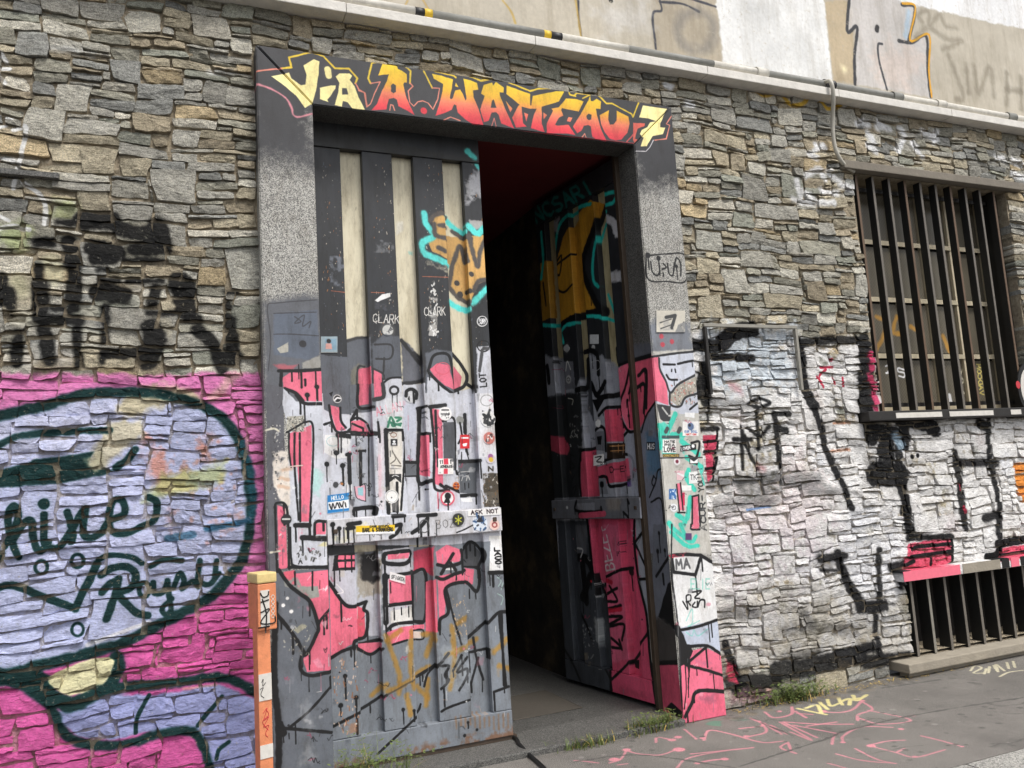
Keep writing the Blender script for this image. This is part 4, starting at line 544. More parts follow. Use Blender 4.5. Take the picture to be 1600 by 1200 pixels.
# lower half of the left leaf
c.crop('I')
c.fill([(400, 30), (1400, -60), (1440, 1240), (400, 1240)], (122, 128, 136), soft=3); c.fill([(400, 30), (690, 20), (690, 480), (560, 480), (560, 310), (490, 290), (405, 180)], (188, 190, 200), soft=5); c.fill([(695, 0), (880, -20), (880, 440), (700, 440)], (196, 196, 204), soft=4); c.fill([(1290, -60), (1390, -60), (1390, 130), (1285, 130)], WHT, soft=4)
c.fill([(570, 0), (690, 0), (690, 240), (570, 280)], (150, 140, 120), soft=12, a=.7, patch=.1); c.fill([(590, 30), (670, 10), (688, 160), (660, 190), (590, 170)], (34, 32, 32), soft=14); c.fill([(600, 300), (690, 260), (690, 500), (630, 500)], (196, 200, 204), soft=16, a=.7, patch=.2)
c.fill([(405, 190), (490, 292), (562, 322), (567, 502), (500, 532), (412, 595)], PNK); c.fill([(560, 310), (608, 330), (612, 470), (566, 502)], (216, 88, 108)); c.many([[(400, 175), (490, 300), (560, 308), (618, 290)], [(412, 595), (500, 548), (690, 500)], [(616, 290), (605, 332), (626, 362), (612, 480), (545, 502), (540, 545)]], 19, BLK); c.fill([(430, 30), (550, 10), (555, 110), (420, 115)], BLK, soft=4); c.fill([(455, 30), (545, 28), (545, 50), (450, 52)], PNK); c.fill([(450, 66), (545, 62), (542, 94), (455, 98)], PNK); c.drip(490, 20, 90, 8); c.drip(525, 20, 100, 8); c.drip(430, 110, 90, 8); c.drip(460, 110, 60, 7); c.many([[(445, 190), (480, 230), (450, 240)]], 5, (220, 220, 220))
c.fill([(570, 522), (692, 515), (692, 542), (640, 577), (575, 552)], PNK); c.stroke([(560, 545), (640, 582), (700, 545)], 16, BLK); c.drip(642, 580, 50)
c.stroke([(705, 30), (720, 20), (840, 5), (858, 30), (820, 75), (710, 70), (705, 30)], 22, BLK); c.fill([(725, 26), (845, 14), (840, 45), (725, 52)], PNK); c.fill([(880, 10), (980, -20), (975, 140), (930, 110), (880, 120)], (206, 70, 96), soft=8, patch=.7); c.stroke([(710, 140), (715, 400)], 30, BLK); c.fill([(730, 152), (868, 136), (868, 292), (736, 304)], PNK); c.many([[(705, 150), (870, 122)], [(730, 305), (870, 288)], [(720, 440), (780, 405), (940, 396)]], 19, BLK); c.fill([(740, 335), (870, 312), (872, 382), (742, 402)], (224, 222, 218)); c.fill([(720, 455), (800, 425), (870, 415), (872, 482), (745, 517)], PNK); c.stroke([(750, 522), (832, 496)], 11, BLK); c.fill([(880, 130), (942, 120), (942, 392), (880, 392)], (98, 102, 108)); c.many([[(872, 130), (940, 115), (952, 250), (940, 395), (875, 398)], [(872, 130), (874, 390)]], 18, BLK); c.fill([(948, 180), (992, 160), (1002, 452), (948, 472)], (220, 98, 120)); c.fill([(880, 420), (940, 415), (940, 440), (880, 445)], PNK); c.rect(880, 455, 922, 492, (206, 190, 180), 'small torn paper', geo=True); c.stroke([(872, 450), (930, 446), (935, 495), (875, 500)], 9, BLK); c.rect(735, 130, 822, 176, (222, 218, 216), 'tilted white strip sticker', skew=-12); c.text('SFIGATA', (742, 155), (815, 172), 18, (90, 90, 90), 4)
for x, y in [(760, 320), (800, 318), (840, 312), (860, 312), (740, 180), (1020, 170), (1190, 220), (1225, 220)]: c.drip(x, y, random.uniform(30, 90), 7)
c.fill([(990, 10), (1050, -30), (1132, 0), (1122, 62), (1000, 84)], PNK); c.fill([(1000, 145), (1162, 110), (1162, 172), (1052, 202), (1040, 352), (1010, 402)], PNK); c.fill([(1165, 100), (1217, 110), (1210, 192), (1165, 192)], PNK); c.fill([(1040, 110), (1085, 60), (1090, 110)], WHT); c.many([[(995, 150), (1030, 160), (1100, 130), (1162, 115)], [(1000, 80), (1060, 90), (1140, 60), (1130, 0)], [(1010, 440), (1015, 380), (1060, 340), (1045, 210), (1165, 178), (1232, 232), (1242, 110), (1160, 88)], [(1020, 130), (1085, 20)], [(1070, 70), (1100, 110)]], 18, BLK); c.fill([(1150, 0), (1200, -40), (1255, 20), (1235, 90), (1155, 90)], (74, 76, 80)); c.stroke([(1150, 0), (1200, -45), (1262, 20), (1240, 95)], 16, BLK); c.stroke([(1050, 220), (1090, 380), (1132, 520)], 12, BLK)
c.crop('H'); [c.text(ch, (1484+i*2, 1046+i*27), (1534+i*2, 1044+i*27), 19, BLK, 9) for i, ch in enumerate('LACO')]; c.crop('I'); c.many([[(1285, 125), (1388, 122)]], 22, BLK); c.drip(1305, 130, 70, 14); c.many([[(1330, 150), (1350, 170), (1335, 200)], [(1360, 180), (1350, 220)], [(1330, 240), (1360, 260), (1350, 300)]], 5, (170, 200, 190), a=.8)
c.many([[(800, 440), (720, 500)], [(715, 470), (760, 600), (790, 700), (785, 790)], [(858, 450), (850, 620), (872, 760)], [(935, 470), (985, 480), (950, 590)], [(720, 780), (790, 750), (900, 690), (965, 650)], [(1080, 420), (1092, 620), (1070, 765)], [(1110, 405), (1165, 370)], [(1050, 575), (1120, 550), (1230, 500)], [(960, 720), (950, 865)], [(830, 800), (852, 905)], [(1310, 560), (1385, 490)], [(1340, 640), (1400, 652)], [(650, 810), (720, 740)], [(900, 760), (960, 830)]], 28, OCH, soft=14, a=.78)
c.many([[(425, 972), (600, 880), (720, 800)], [(900, 705), (1000, 640), (1060, 570)], [(1180, 490), (1280, 400), (1335, 345), (1390, 340)]], 17, BLK); c.stroke([(720, 800), (900, 700)], 10, (70, 62, 52), a=.7); c.many([[(670, 1122), (800, 1000), (900, 905), (920, 860)], [(1022, 890), (1060, 868), (1195, 820)], [(1005, 640), (960, 690), (940, 760)]], 13, BLK)
c.many([[(1020, 640), (1062, 640), (1040, 690), (1062, 720), (1020, 765)], [(1132, 580), (1085, 665)], [(1162, 590), (1108, 672), (1162, 655), (1160, 700), (1120, 772)], [(1212, 490), (1230, 600), (1268, 722)], [(1240, 600), (1200, 742)], [(1188, 572), (1285, 550)], [(1338, 360), (1378, 752)], [(1352, 350), (1366, 745)], [(1310, 782), (1392, 752)]], 14, BLK)
c.blob(490, 695, 13, 80); c.blob(550, 815, 14, 90); c.blob(465, 856, 13, 50); c.blob(810, 880, 10, 40); c.dot(870, 885, 8, BLK); c.dot(1166, 950, 8, BLK); c.dot(1215, 990, 8, BLK); c.dot(1148, 1022, 9, BLK); c.drip(1262, 720, 70)
c.speck(430, 600, 565, 1010, 80, [(196, 150, 118), (210, 186, 170), (150, 100, 70)], (2, 8), elong=2); c.speck(1080, 250, 1160, 480, 40, [(206, 176, 140)], (2, 6)); c.fill([(520, 960), (560, 940), (560, 1010), (520, 1010)], (170, 110, 70), soft=16, a=.5, patch=0); c.fill([(1010, 500), (1180, 480), (1190, 760), (1020, 760)], (176, 182, 186), soft=40, a=.35, patch=.1); c.fill([(860, 590), (880, 560), (880, 700), (850, 740)], (214, 200, 190), soft=16, a=.6, patch=.1)
c.fill([(420, 1190), (1430, 980), (1430, 1050), (420, 1260)], (120, 74, 44), soft=40, a=.65, patch=.1); c.many([[(x, 900+random.uniform(0, 30)), (x+2, 960+random.uniform(0, 30))] for x in range(1100, 1400, 26)], 10, (140, 92, 50), soft=8, a=.5)
c.mess(420, 20, 1390, 980, 120)
# ---- right door leaf (open inward)
FREE = np.array([2.76, 1.28, 0.0]); HNG = np.array([2.895, 0.2, 0.0]); LW = float(np.linalg.norm(HNG-FREE)); LDIR = (HNG-FREE)/LW; LN = np.cross(LDIR, [0, 0, 1.0])
qc = Canvas('right_leaf_paint', FREE, LDIR, (0, 0, 1), -.05, LW+.05, 0, 3.7, 380); qc.drips = True
c = qc.crop('J'); TQ = (44, 196, 184)
c.fill([(560, 400), (640, 310), (690, 330), (640, 480), (600, 640), (640, 760), (690, 880), (600, 885), (480, 965), (450, 800), (462, 640), (500, 500)], (196, 142, 44), soft=5); c.fill([(380, 640), (420, 620), (440, 920), (385, 940)], (176, 130, 44), soft=5); c.many([[(700, 330), (650, 480), (600, 640), (640, 780), (700, 900)], [(480, 970), (560, 920), (700, 890)]], 30, (18, 18, 20), soft=6)
c.many([[(700, 285), (768, 270), (760, 320), (705, 340)], [(640, 330), (570, 355), (480, 440), (450, 620)], [(720, 370), (680, 480), (655, 600), (655, 720), (680, 760)], [(385, 480), (395, 620), (385, 720)], [(600, 915), (690, 915)], [(480, 1010), (510, 965), (560, 950)], [(490, 1010), (500, 1050)], [(705, 800), (745, 930), (690, 920)], [(385, 960), (480, 965)]], 15, TQ, soft=5)
c.many([[(460, 640), (490, 600), (480, 700), (455, 660), (540, 590)], [(450, 760), (500, 790), (545, 750)], [(395, 740), (410, 860)], [(480, 880), (465, 950)]], 9, (30, 26, 20)); c.text('NCSARI', (360, 430), (668, 265), 72, (38, 150, 142), 12, soft=6, a=.85)
c.fill([(708, 375), (760, 400), (800, 450), (795, 515), (770, 505), (745, 440), (712, 425)], (196, 196, 200), soft=8); c.fill([(735, 690), (800, 680), (800, 735), (738, 735)], (200, 200, 204), soft=14, a=.9); c.fill([(440, 420), (480, 400), (470, 480), (445, 480)], (190, 190, 192), soft=14, a=.7)
c.disc(518, 1082, 16, (170, 172, 172), 'round grey sticker'); c.rect(640, 1010, 684, 1058, (206, 208, 208), 'square grey sticker'); c.dot(655, 1080, 12, (190, 190, 190))
c.crop('K')
c.fill([(360, 60), (480, 90), (560, 270), (640, 60), (720, 60), (800, 150), (1010, 60), (1080, 1400), (400, 1400)], (160, 163, 172), soft=12); c.fill([(360, 320), (590, 290), (600, 640), (580, 960), (400, 960)], (42, 44, 46), soft=14); c.fill([(470, 100), (540, 100), (555, 270), (480, 280)], (120, 122, 130), soft=6); c.fill([(600, 10), (640, 100), (640, 480), (600, 400)], (70, 72, 78), soft=10)
c.many([[(580, 40), (640, 30), (690, 60), (700, 180)], [(600, 90), (600, 250), (560, 280)], [(655, 240), (690, 310), (740, 230)], [(780, 20), (790, 100)], [(700, 330), (820, 300)], [(380, 130), (390, 230)]], 26, BLK); c.fill([(660, 340), (740, 330), (690, 420)], BLK); c.many([[(495, 160), (505, 100), (525, 150)]], 6, (220, 220, 216)); c.disc(513, 213, 20, (190, 190, 188), 'round worn sticker'); c.ring(513, 213, 9, 10, 4, (70, 70, 72)); c.many([[(645, 110), (700, 95), (705, 145), (650, 165), (645, 110)]], 4, (170, 172, 174))
P2 = (212, 86, 112); c.fill([(805, 155), (905, 92), (1010, 60), (1010, 400), (965, 525), (885, 530), (828, 390)], (236, 110, 136)); c.fill([(900, 100), (1020, 55), (1010, 400), (960, 520), (890, 520)], (218, 84, 112)); c.fill([(735, 405), (830, 388), (872, 522), (832, 600), (748, 602)], P2); c.fill([(588, 652), (682, 640), (682, 945), (590, 945)], P2); c.fill([(680, 765), (760, 740), (902, 700), (912, 835), (830, 852), (690, 872)], P2); c.fill([(400, 560), (450, 570), (490, 640), (470, 690), (402, 655)], (176, 70, 90), soft=6)
c.many([[(800, 135), (900, 95), (1010, 55)], [(900, 100), (870, 250), (828, 395), (885, 535), (965, 520)], [(885, 535), (835, 590), (820, 620)], [(700, 440), (750, 390), (830, 385)], [(580, 660), (665, 630), (680, 530), (735, 520), (745, 660)], [(590, 650), (580, 800), (590, 940)], [(740, 720), (860, 680), (915, 720), (915, 840)], [(905, 230), (890, 300)], [(690, 870), (690, 940)], [(690, 830), (745, 820), (770, 880), (830, 870), (900, 840)]], 15, BLK); c.fill([(672, 540), (735, 535), (740, 660), (676, 655)], (116, 118, 126)); c.fill([(690, 570), (720, 565), (715, 620), (695, 620)], BLK); c.fill([(700, 830), (745, 830), (760, 930), (700, 930)], (130, 132, 140)); c.blob(720, 870, 16, 50); c.dot(880, 345, 9, BLK); c.dot(888, 440, 9, BLK); c.drip(875, 350, 40); c.disc(698, 487, 20, (224, 224, 222), 'small oval white sticker'); c.rect(670, 682, 732, 748, (228, 226, 222), 'square white sticker with black scribble', skew=5); c.many([[(680, 700), (720, 695), (690, 725), (722, 730)]], 5, BLK); c.rect(752, 612, 866, 708, (50, 38, 28), 'dark brown and orange sticker'); c.many([[(770, 630), (850, 625)], [(775, 660), (850, 655)], [(790, 620), (790, 670)], [(820, 620), (820, 670)]], 5, (190, 140, 90)); c.fill([(840, 620), (862, 620), (858, 690), (842, 690)], (196, 110, 40)); c.text('DES', (770, 795), (860, 785), 34, BLK, 5); c.fill([(870, 850), (905, 840), (910, 880), (875, 885)], (92, 70, 130)); c.fill([(870, 560), (960, 530), (990, 940), (910, 940)], (158, 162, 176), soft=5, a=.8); c.many([[(800, 400), (820, 460)], [(805, 440), (822, 400)]], 5, BLK); c.many([[(520, 680), (545, 690)], [(525, 720), (550, 760), (530, 770)], [(550, 810), (535, 840)], [(530, 900), (560, 880), (545, 940)]], 6, BLK); c.speck(520, 490, 570, 580, 20, [(150, 150, 146)], (3, 8)); c.many([[(510, 330), (540, 340), (535, 370)]], 5, (200, 200, 190))
c.fill([(420, 955), (980, 940), (985, 1090), (430, 1085)], (110, 112, 118), soft=2); c.fill([(590, 985), (700, 980), (700, 1030), (600, 1040)], (140, 142, 150)); c.many([[(585, 970), (585, 1030), (730, 1035), (740, 1010)], [(600, 1050), (760, 1045)], [(880, 1040), (910, 1070)], [(905, 960), (915, 985)]], 14, BLK); c.stroke([(610, 1062), (760, 1050)], 28, P2); c.dot(527, 1012, 8, (220, 220, 220)); c.fill([(770, 960), (860, 950), (860, 1030), (780, 1035)], (150, 140, 130), soft=16, a=.6)
c.crop('L')
c.fill([(370, -20), (540, -20), (600, 300), (650, 880), (410, 860)], (66, 70, 76), soft=5); c.fill([(455, 0), (525, 0), (520, 170), (470, 170)], (96, 98, 104), soft=6); c.many([[(500, 200), (510, 300), (520, 400)], [(540, 270), (500, 380)], [(460, 170), (520, 180), (560, 260)]], 34, BLK); c.many([[(480, 440), (520, 520), (548, 600)], [(400, 640), (450, 720), (490, 810)]], 12, BLK); c.many([[(460, 120), (500, 130), (490, 170)]], 7, (190, 190, 190)); c.fill([(560, 480), (585, 500), (590, 640), (570, 600)], (176, 180, 180), soft=10, a=.7); c.speck(500, 520, 560, 700, 40, [(140, 142, 144)], (2, 6)); c.dot(545, 295, 5, (180, 30, 40))
c.fill([(530, -30), (775, -30), (778, 90), (800, 300), (835, 470), (855, 700), (900, 960), (650, 880), (640, 740), (615, 420), (560, 280)], (216, 84, 116), soft=3); c.fill([(600, 0), (680, 0), (740, 700), (650, 720), (620, 300)], (226, 120, 150), soft=8, a=.55); c.fill([(775, -30), (850, -30), (870, 720), (850, 700), (830, 470), (795, 290)], (158, 162, 172), soft=3); c.fill([(840, 440), (870, 440), (880, 730), (855, 720)], (186, 178, 170), soft=4, patch=.5)
c.many([[(525, -20), (545, 180), (562, 290), (610, 420), (640, 600), (650, 860)], [(770, -20), (768, 90), (792, 290), (832, 470), (852, 700), (885, 930)], [(580, 320), (610, 310)]], 15, BLK); c.many([[(610, 278), (700, 235), (760, 230)], [(655, 805), (740, 718), (800, 620), (840, 565)], [(775, 90), (825, 20)], [(770, 90), (815, 190), (845, 250)], [(790, 285), (850, 282)], [(620, 750), (645, 800), (655, 860)]], 12, BLK); c.fill([(740, 715), (765, 710), (765, 760), (745, 750)], BLK); c.dot(725, 250, 16, BLK)
c.text('BEZET', (668, 235), (612, 0), 44, (222, 206, 210), 7); c.many([[(628, 360), (680, 330)], [(640, 320), (680, 395), (632, 400)], [(630, 440), (700, 420)], [(628, 480), (705, 480), (640, 520)], [(640, 530), (715, 520), (705, 600)], [(650, 590), (700, 640), (655, 640)], [(690, 600), (705, 650)]], 12, BLK, soft=3); c.many([[(625, 290), (650, 300)], [(630, 450), (700, 440)]], 18, (190, 24, 50), soft=5, a=.8); c.many([[(725, 30), (740, 60)], [(735, 90), (750, 180), (765, 175)], [(738, 130), (760, 100)]], 5, BLK); c.fill([(700, 840), (860, 890), (860, 920), (700, 870)], (160, 60, 80), soft=20, a=.5)
c.mess(420, 0, 880, 880, 50, .8); c.crop('K').mess(400, 60, 980, 930, 70, .8)
# ---- pavement
gc = Canvas('pavement_paint', (0, 0, 0), (1, 0, 0), (0, 1, 0), .5, 7.2, -1.36, .3, 260)
c = gc.crop('px'); c.fill([(850, 1230), (1155, 1198), (1290, 1155), (1330, 1140), (1460, 1112), (1700, 1075), (1700, 1300), (850, 1300)], (124, 119, 114), soft=2, a=.5)
for _ in range(70): c.dot(random.uniform(850, 1640), random.uniform(1040, 1200), random.uniform(5, 26), random.choice([(70, 67, 64), (84, 80, 77), (140, 135, 128), (60, 58, 56)]), soft=22, a=random.uniform(.12, .35))
c.crop('P'); GP = (226, 138, 152)
c.many([[(60, 1070), (85, 1025), (180, 1040), (330, 1080), (430, 1075)], [(280, 968), (340, 1000), (230, 1016)], [(320, 980), (352, 1030), (260, 1056)], [(340, 990), (425, 1042)], [(372, 1000), (450, 1042)], [(415, 985), (565, 1070), (465, 1032)], [(430, 985), (590, 1058)], [(480, 1000), (690, 1040)], [(540, 1005), (680, 985)], [(345, 938), (390, 965), (470, 948), (472, 912)], [(620, 938), (700, 940), (760, 925), (800, 888)], [(800, 888), (850, 925), (785, 950), (782, 978)], [(830, 930), (1030, 975), (890, 995), (790, 968)], [(945, 1010), (800, 1008), (715, 1050), (712, 1078)], [(440, 985), (600, 995), (760, 995)], [(455, 1080), (420, 1105), (490, 1132)], [(455, 1085), (470, 1120)], [(660, 1090), (670, 1050), (690, 1040)], [(830, 1095), (920, 1075), (1000, 1070)], [(830, 1095), (960, 1128), (1052, 1150), (1190, 1115)], [(960, 1128), (1000, 1110)], [(770, 1110), (870, 1160), (960, 1180)], [(1080, 1050), (1180, 1075), (1270, 1100)], [(640, 1178), (720, 1200), (800, 1230)], [(680, 1135), (800, 1165), (960, 1180)], [(20, 1180), (100, 1165), (165, 1157)], [(0, 1135), (100, 1125), (290, 1105)], [(490, 935), (540, 965)], [(500, 945), (570, 950)]], 8, GP, soft=3, a=.85)
for x, y, r in [(410, 935, 8), (620, 935, 10), (800, 885, 9), (1040, 955, 6), (985, 1018, 8), (845, 1097, 12), (1050, 1148, 8), (1270, 1100, 6), (160, 1157, 7), (30, 1180, 6), (260, 1052, 8), (712, 1080, 7)]: c.dot(x, y, r, GP)
c.many([[(500, 922), (560, 935), (632, 950)], [(540, 920), (590, 905), (612, 945)], [(600, 890), (640, 925)], [(640, 880), (655, 910), (700, 895)], [(690, 870), (710, 905)], [(700, 890), (745, 875), (742, 905)], [(760, 860), (775, 885), (825, 858)], [(770, 875), (800, 872)]], 10, (240, 226, 150), soft=3, a=.95)
c.many([[(1310, 745), (1330, 722), (1362, 732), (1325, 755), (1380, 755)], [(1385, 735), (1375, 760)], [(1400, 725), (1395, 755)], [(1420, 720), (1440, 750), (1430, 715), (1470, 745)], [(1480, 705), (1490, 735)], [(1510, 700), (1520, 730)], [(1448, 772), (1490, 752), (1560, 742)]], 6, (222, 214, 180), soft=2, a=.9)
c.crop('X').many([[(1160, 720), (1232, 780)], [(980, 802), (990, 770), (1080, 785)], [(790, 850), (870, 872), (1000, 880), (1100, 850)], [(690, 930), (760, 905), (795, 850)], [(470, 915), (540, 920), (620, 930)], [(740, 942), (800, 935)], [(1240, 930), (1320, 912), (1425, 905)], [(1110, 960), (1180, 900), (1400, 855), (1580, 835)]], 10, GP, soft=4, a=.8)
for x, y, r in [(1118, 768, 14), (1268, 774, 8), (795, 848, 14), (1124, 846, 22), (718, 908, 18), (1408, 905, 14), (1240, 930, 10), (1080, 786, 14)]: c.dot(x, y, r, GP)
c.fill([(1290, 680), (1340, 665), (1395, 668), (1380, 700), (1310, 696)], (60, 130, 104), soft=10, a=.85); c.fill([(1440, 655), (1500, 645), (1560, 660), (1500, 672)], (70, 130, 108), soft=14, a=.5)
c.crop('px').many([[(1155, 1198), (1290, 1155), (1330, 1140), (1460, 1112), (1700, 1075)], [(1190, 1130), (1240, 1150)], [(1380, 1075), (1470, 1062)], [(900, 1190), (1000, 1180), (1150, 1200)]], 2.6, (34, 34, 34), soft=1.2, a=.85, wob=.8)
for _ in range(60): c.dot(random.uniform(850, 1600), random.uniform(1060, 1198), random.uniform(.8, 2.6), (40, 40, 40), a=.7)
for _ in range(130): c.dot(random.uniform(860, 1640), random.uniform(1030, 1200), random.uniform(.7, 3.0), random.choice([(46, 45, 44), (150, 146, 140), (60, 58, 56)]), a=.7, soft=1)
for _ in range(9):
    x, y = random.uniform(1050, 1560), random.uniform(1070, 1190); q = [(x, y)]
    for _ in range(6): q.append((q[-1][0]+random.uniform(6, 24), q[-1][1]+random.uniform(-5, 3)))
    c.stroke(q, random.uniform(.8, 1.6), (44, 43, 42), soft=.8, a=.7, wob=.8)
c.crop('px').stroke([(1130, 1116), (1280, 1082), (1420, 1058), (1700, 1000)], 9, (52, 46, 38), soft=12, a=.6); c.stroke([(830, 1185), (1000, 1150), (1075, 1130)], 8, (58, 52, 44), soft=12, a=.5)
for k in range(40): t = k/40; c.dot(1140+280*t+random.uniform(-6, 6), 1116-58*t+random.uniform(-1, 9), random.uniform(1.5, 5), random.choice([(66, 56, 42), (48, 44, 38), (120, 106, 80)]), soft=3, a=.6)
# ---- upper plaster wall
uc = Canvas('plaster_paint', (0, .15, 0), u0=.3, u1=8.5, v0=4.3, v1=6.3, ppm=170, **XZ)
c = uc.crop('px')
c.fill([(700, -300), (1030, -300), (1030, 120), (700, 80)], (190, 182, 166), soft=8, a=.8); c.fill([(1020, -200), (1118, -200), (1130, 100), (1020, 80)], (174, 162, 142), soft=6, a=.8)
c.fill([(1117, -300), (1287, -300), (1289, 0), (1303, 135), (1130, 95), (1119, 0)], (228, 228, 226), soft=3, wob=1.4); c.fill([(1390, -1), (1600, 46), (1800, 95), (1800, -500), (1250, -500), (1250, -34)], (236, 236, 236), soft=3, wob=1.4)
c.crop('Q')
c.fill([(890, 0), (985, 0), (1000, 300), (920, 290)], (186, 168, 138), soft=8, a=.9)
c.fill([(980, -40), (1130, -10), (1210, 25), (1185, 148), (1252, 130), (1266, 348), (1000, 300), (1000, 100), (970, 112)], (202, 198, 196), soft=6, a=.85); c.fill([(1060, 180), (1150, 160), (1250, 200), (1180, 320), (1080, 280)], (216, 200, 190), soft=60, a=.7); c.stroke([(1190, 40), (1180, 130)], 18, (176, 200, 220), soft=10, a=.8)
c.many([[(980, -30), (970, 110), (1005, 95), (996, 200), (998, 300)], [(1155, 145), (1200, 150), (1252, 128), (1258, 250), (1268, 345)], [(1165, 15), (1212, 28), (1190, 145)]], 11, (52, 54, 60), soft=3); c.many([[(1168, 10), (1214, 25), (1195, 143), (1262, 122), (1262, 250), (1272, 345)]], 7, (226, 164, 30), soft=2); c.stroke([(1078, 95), (1076, 106)], 16, (40, 40, 44)); c.stroke([(1095, 155), (1080, 160), (1085, 220), (1112, 318)], 8, (60, 62, 68), soft=2)
c.many([[(8, 0), (10, 60), (20, 132)], [(300, 0), (306, 36), (275, 50), (286, 172)], [(300, 5), (380, 12), (440, 40)], [(400, -10), (500, 22)]], 8, (60, 62, 72), soft=3); c.ring(430, 110, 65, 70, 30, (120, 118, 116), soft=26, a=.5); c.fill([(60, 30), (250, 0), (270, 100), (100, 120)], (224, 224, 226), soft=60, a=.4); c.dot(960, 245, 12, (232, 220, 180), soft=20); c.dot(125, 0, 8, (40, 40, 40))
c.many([[(1330, 195), (1365, 280), (1385, 350), (1360, 355)], [(1395, 230), (1405, 330)], [(1425, 235), (1440, 330), (1478, 240), (1495, 345)], [(1540, 260), (1540, 372)], [(1592, 275), (1592, 388)], [(1540, 320), (1592, 325)], [(1215, 130), (1260, 100), (1330, 140), (1380, 145), (1310, 175)], [(1240, 80), (1225, 50), (1260, 40), (1265, 90), (1300, 50), (1320, 90), (1360, 100)]], 16, (128, 120, 104), soft=12, a=.6)
c.crop('R').many([[(770, 0), (760, 18)], [(820, -10), (845, 32)], [(1370, -5), (1380, 60), (1390, 130)], [(1110, 0), (1140, 40), (1155, 80)]], 8, (196, 160, 70), soft=3, a=.7)
# ---- glass tags
pc = Canvas('glass_paint', (0, .35, 0), u0=5.0, u1=7.2, v0=1.8, v1=3.9, ppm=220, **XZ)
c = pc.crop('N')
c.many([[(270, 920), (285, 918), (280, 945), (272, 948), (290, 945)], [(345, 935), (322, 928), (322, 942), (346, 948), (345, 965), (325, 960)], [(296, 1040), (300, 1055)]], 7, (236, 236, 236)); c.many([[(232, 720), (270, 740), (260, 800), (235, 850)], [(315, 720), (300, 780), (330, 790)], [(372, 760), (410, 780)], [(505, 800), (530, 860)]], 16, (196, 146, 60), soft=8, a=.8); c.text('VADCOM', (655, 1040), (640, 910), -16, (216, 200, 120), 4); c.many([[(585, 930), (575, 960), (590, 980), (575, 1000), (590, 1030)]], 6, (206, 200, 176)); c.many([[(530, 1040), (535, 1070)]], 16, (230, 230, 230))
# ------------------------------------------------------------------ materials
IM = {k.name: k.image() for k in (wc, fc, rv, lc, qc, gc, uc, pc)}
def stone_mat():
    m, n, bs = new_mat('rubble_stone'); at = N(n, 'ShaderNodeAttribute', attribute_name='tint')
    v = ramp(n, noise(n, 26, 8, .7, stretch(n, 1, 1, 2.0)), [(.28, (.5, .5, .49, 1)), (.5, (.92, .92, .91, 1)), (.75, (1.22, 1.21, 1.17, 1))])
    base = mixc(n, 1.0, at.outputs['Color'], v, 'MULTIPLY')
    sp = ramp(n, noise(n, 190, 3, .6), [(.36, (.5, .5, .5, 1)), (.5, (1, 1, 1, 1)), (.68, (1.35, 1.35, 1.32, 1))]); base = mixc(n, .9, base, sp, 'MULTIPLY'); base = mixc(n, .8, base, ramp(n, noise(n, 95, 5, .75, stretch(n, .7, 1, 2.2)), [(.34, (.42, .41, .38, 1)), (.46, (1, 1, 1, 1)), (.60, (1, 1, 1, 1)), (.72, (1.4, 1.4, 1.36, 1))]), 'MULTIPLY')
    f = painted(n, bs, base, wc, IM['wall_paint'], 1.0, (.27, .40), 62)
    src = bs.inputs['Base Color'].links[0].from_socket; n.links.new(mixc(n, .55, src, ramp(n, noise(n, 17, 8, .72, stretch(n, 1, 1, 1.6)), [(.32, (.5, .48, .44, 1)), (.5, (1, 1, 1, 1)), (.72, (1.12, 1.12, 1.12, 1))]), 'MULTIPLY'), bs.inputs['Base Color'])
    bs.inputs['Roughness'].default_value = .86; bs.inputs['Specular IOR Level'].default_value = .3
    bump(n, bs, noise(n, 22, 7, .62, stretch(n, 1, 1, 2.4), 'RIDGED_MULTIFRACTAL'), .5, .024)
    bump(n, bs, noise(n, 48, 9, .72, stretch(n, 1, 1.5, 2.1)), .9, .018)
    bump(n, bs, noise(n, 130, 6, .7, stretch(n, 1, 1, 1.7)), .7, .009)
    return m
def mortar_mat():
    m, n, bs = new_mat('mortar'); nz = noise(n, 30, 7, .7)
    base = ramp(n, nz, [(.3, (126, 114, 96)), (.55, (168, 155, 132)), (.75, (192, 180, 158))])
    painted(n, bs, base, wc, IM['wall_paint'], .62, (.36, .62), 30)
    bs.inputs['Roughness'].default_value = .95; bump(n, bs, noise(n, 60, 8, .7), 1.0, .02); return m
